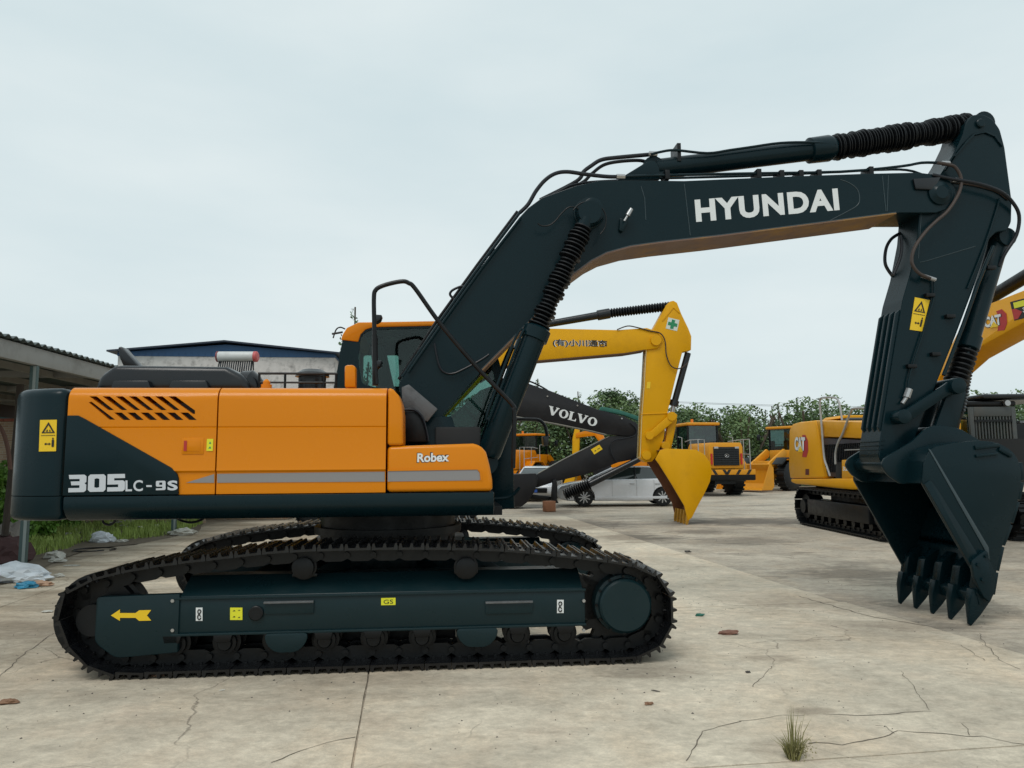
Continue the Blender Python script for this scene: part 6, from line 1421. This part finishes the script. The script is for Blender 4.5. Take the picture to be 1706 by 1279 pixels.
# boom
B4 = [(1500,790),(1528,700),(1560,622),(1598,548),(1631,512.5),(1668,498),(1706,483),(1800,446),(1960,400),(1960,450),(1800,497),(1706,537),(1650,568),(1629,580),(1598,598),(1566,628),(1545,690),(1530,790)]
b4 = prism_part(f4, B4, -.30, .28, 'boom', CYELLOW, E4, .02)
p0, p1 = f4.P(1628,509,.0), f4.P(1706,462,0); p2 = p1+(p1-p0)*1.6
b = MB(); b.cyl(p0, p2, .12, n=20); b.build('arm_cylinder', BLACKM, E4)
cat_logo(f4, [(1640,554),(1679,549),(1676,512),(1637,527)], -.303, b4)
qd = [(1690,534),(1745,520),(1740,488),(1683,503)]
o = flatpolys(f4, [qd], -.302, BLACKP, b4, 'model_sticker'); flatpolys(f4, [quadmap(qd, [(.08,.62),(.95,.62),(.95,.92),(.08,.92)])], -.306, STICKL, o, 'sticker_band'); flatpolys(f4, [quadmap(qd, [(.0,.05),(.12,.05),(.28,.35),(.10,.6),(.0,.6)])], -.306, REDP, o, 'sticker_wedge')
text(f4, '320GC', quadmap(qd,[(.3,.30)])[0], quadmap(qd,[(.95,.30)])[0], quadmap(qd,[(.3,.55)])[0], -.306, WHITE, o, .03, 'sticker_lettering')
# arm and bucket beyond the picture
xe = f4.L(1930,430,-.2)
b = MB(); b.prism([(xe[0]-.1,xe[1]+.5),(xe[0]+.25,xe[1]+.4),(xe[0]+.4,xe[1]-.4),(xe[0]-.35,1.2),(xe[0]-.6,1.3)], -.2, .2); b.build('arm', CYELLOW, E4, bevel=.02)
b = MB(); b.prism([(xe[0]-.65,1.4),(xe[0]-.1,1.3),(xe[0]+.3,.8),(xe[0]+.1,.2),(xe[0]-.5,.03),(xe[0]-.3,.7)], -.6, .6); b.build('bucket', CYELLOW, E4, bevel=.03)
# boom cylinders
for yy in (-.55,):
    p0 = f4.P(1578,765,-.55); pe = f4.P(1609,600,-.55); pm = p0.lerp(pe, .5)
    b = MB(); b.lathe(p0, pm, [(0,.10),(.9,.10),(.9,.13),(1,.13)], 20); c_ = b.build('boom_cylinder', BLACKM, E4); b = MB(); b.bellows(pm, pe, .09, .15, 16, 16); b.build('rod_boot', RUBBER, c_)
# cab with barred guard
GG = mat('guard_grey_green', (.055,.062,.060), .45, dirt=.3)
zc = W(1650, 667, 15.3).z; xf = 1.55; y0_, y1_ = f4.L(1611,700,0)[0], 0
ya = ray(1613,700); ya = (ya.x/ya.y*15.35-8.85); yb = ray(1690,700); yb = (yb.x/yb.y*15.35-8.85)
cb4 = pbox('cab', BLACKM, E4, -.3, xf-.12, ya+.02, yb-.02, 1.1, 1.75, bevel=.03)
pbox('cab_glass', GLASSD, cb4, -.25, xf-.14, ya+.06, yb-.06, 1.76, zc-.12); pbox('cab_roof', BLACKM, cb4, -.4, xf+.05, ya-.03, yb+.03, zc-.11, zc-.01, bevel=.03)
pbox('roof_guard', BLACKPL, cb4, -.6, xf+.15, ya+.25, yb+1.2, zc+.03, zc+.13, bevel=.04)
for (a_, b_, c_, d_) in ((ya, ya+.09, 1.15, zc-.13), (yb-.09, yb, 1.15, zc-.13)): pbox('guard_frame', GG, cb4, xf, xf+.06, a_, b_, c_, d_, bevel=.008)
pbox('guard_top', GG, cb4, xf+.002, xf+.058, ya+.091, yb-.091, zc-.33, zc-.13, bevel=.008)
for k in range(12): yk = ya+.13+k*(yb-ya-.26)/11; pbox('guard_bar', GG, cb4, xf+.01, xf+.05, yk-.014, yk+.014, 1.3, zc-.331)
for zz in (1.32, zc-.42): pbox('guard_rail', BLACKM, cb4, xf+.052, xf+.075, ya+.091, yb-.091, zz-.02, zz+.02)
pbox('side_vent', mat('pale_louvre', (.35,.36,.37), .5), cb4, .3, 1.2, yb+.35, yb+.9, zc-.75, zc-.40, bevel=.01)
pbox('far_body', BLACKM, E4, .0, 1.5, yb+.05, yb+1.3, 1.1, 2.35, bevel=.05)
pcyl('lamp', STEEL, cb4, (xf+.06, yb-.2, zc-.06), (xf+.14, yb-.2, zc-.06), .06, n=12)

# ================================================================== power line
pp = W(1090, 672, 75); pq = W(1900, 672, 70)
for (p, lb) in ((pp, 'grey utility pole far behind the yellow arm'), (pq, 'grey utility pole far away beyond the right edge')):
    o = thing('utility_pole', lb, 'utility pole', (p.x, p.y, 0), 0); pcyl('pole', GREYP, o, (0,0,0), (0,0,p.z+.6), .15, .10, 10); pbox('crossarm', GREYP, o, -.05, .05, -.9, .9, p.z+.0, p.z+.1)
for dy, dz in ((-.8, .1), (.8, .35)):
    b = MB(); b.tube([Vector((pp.x*(1-t)+pq.x*t, pp.y*(1-t)+pq.y*t+dy, pp.z*(1-t)+pq.z*t+dz-1.0*sin(pi*t)*.6)) for t in (0,.1,.2,.3,.4,.5,.6,.7,.8,.9,1)], .018, n=4, sub=2); o = b.build('power_line', BLACKM)
    tag(o, 'thin %s wire of the power line over the far trees' % ('lower' if dy < 0 else 'upper'), 'power line')
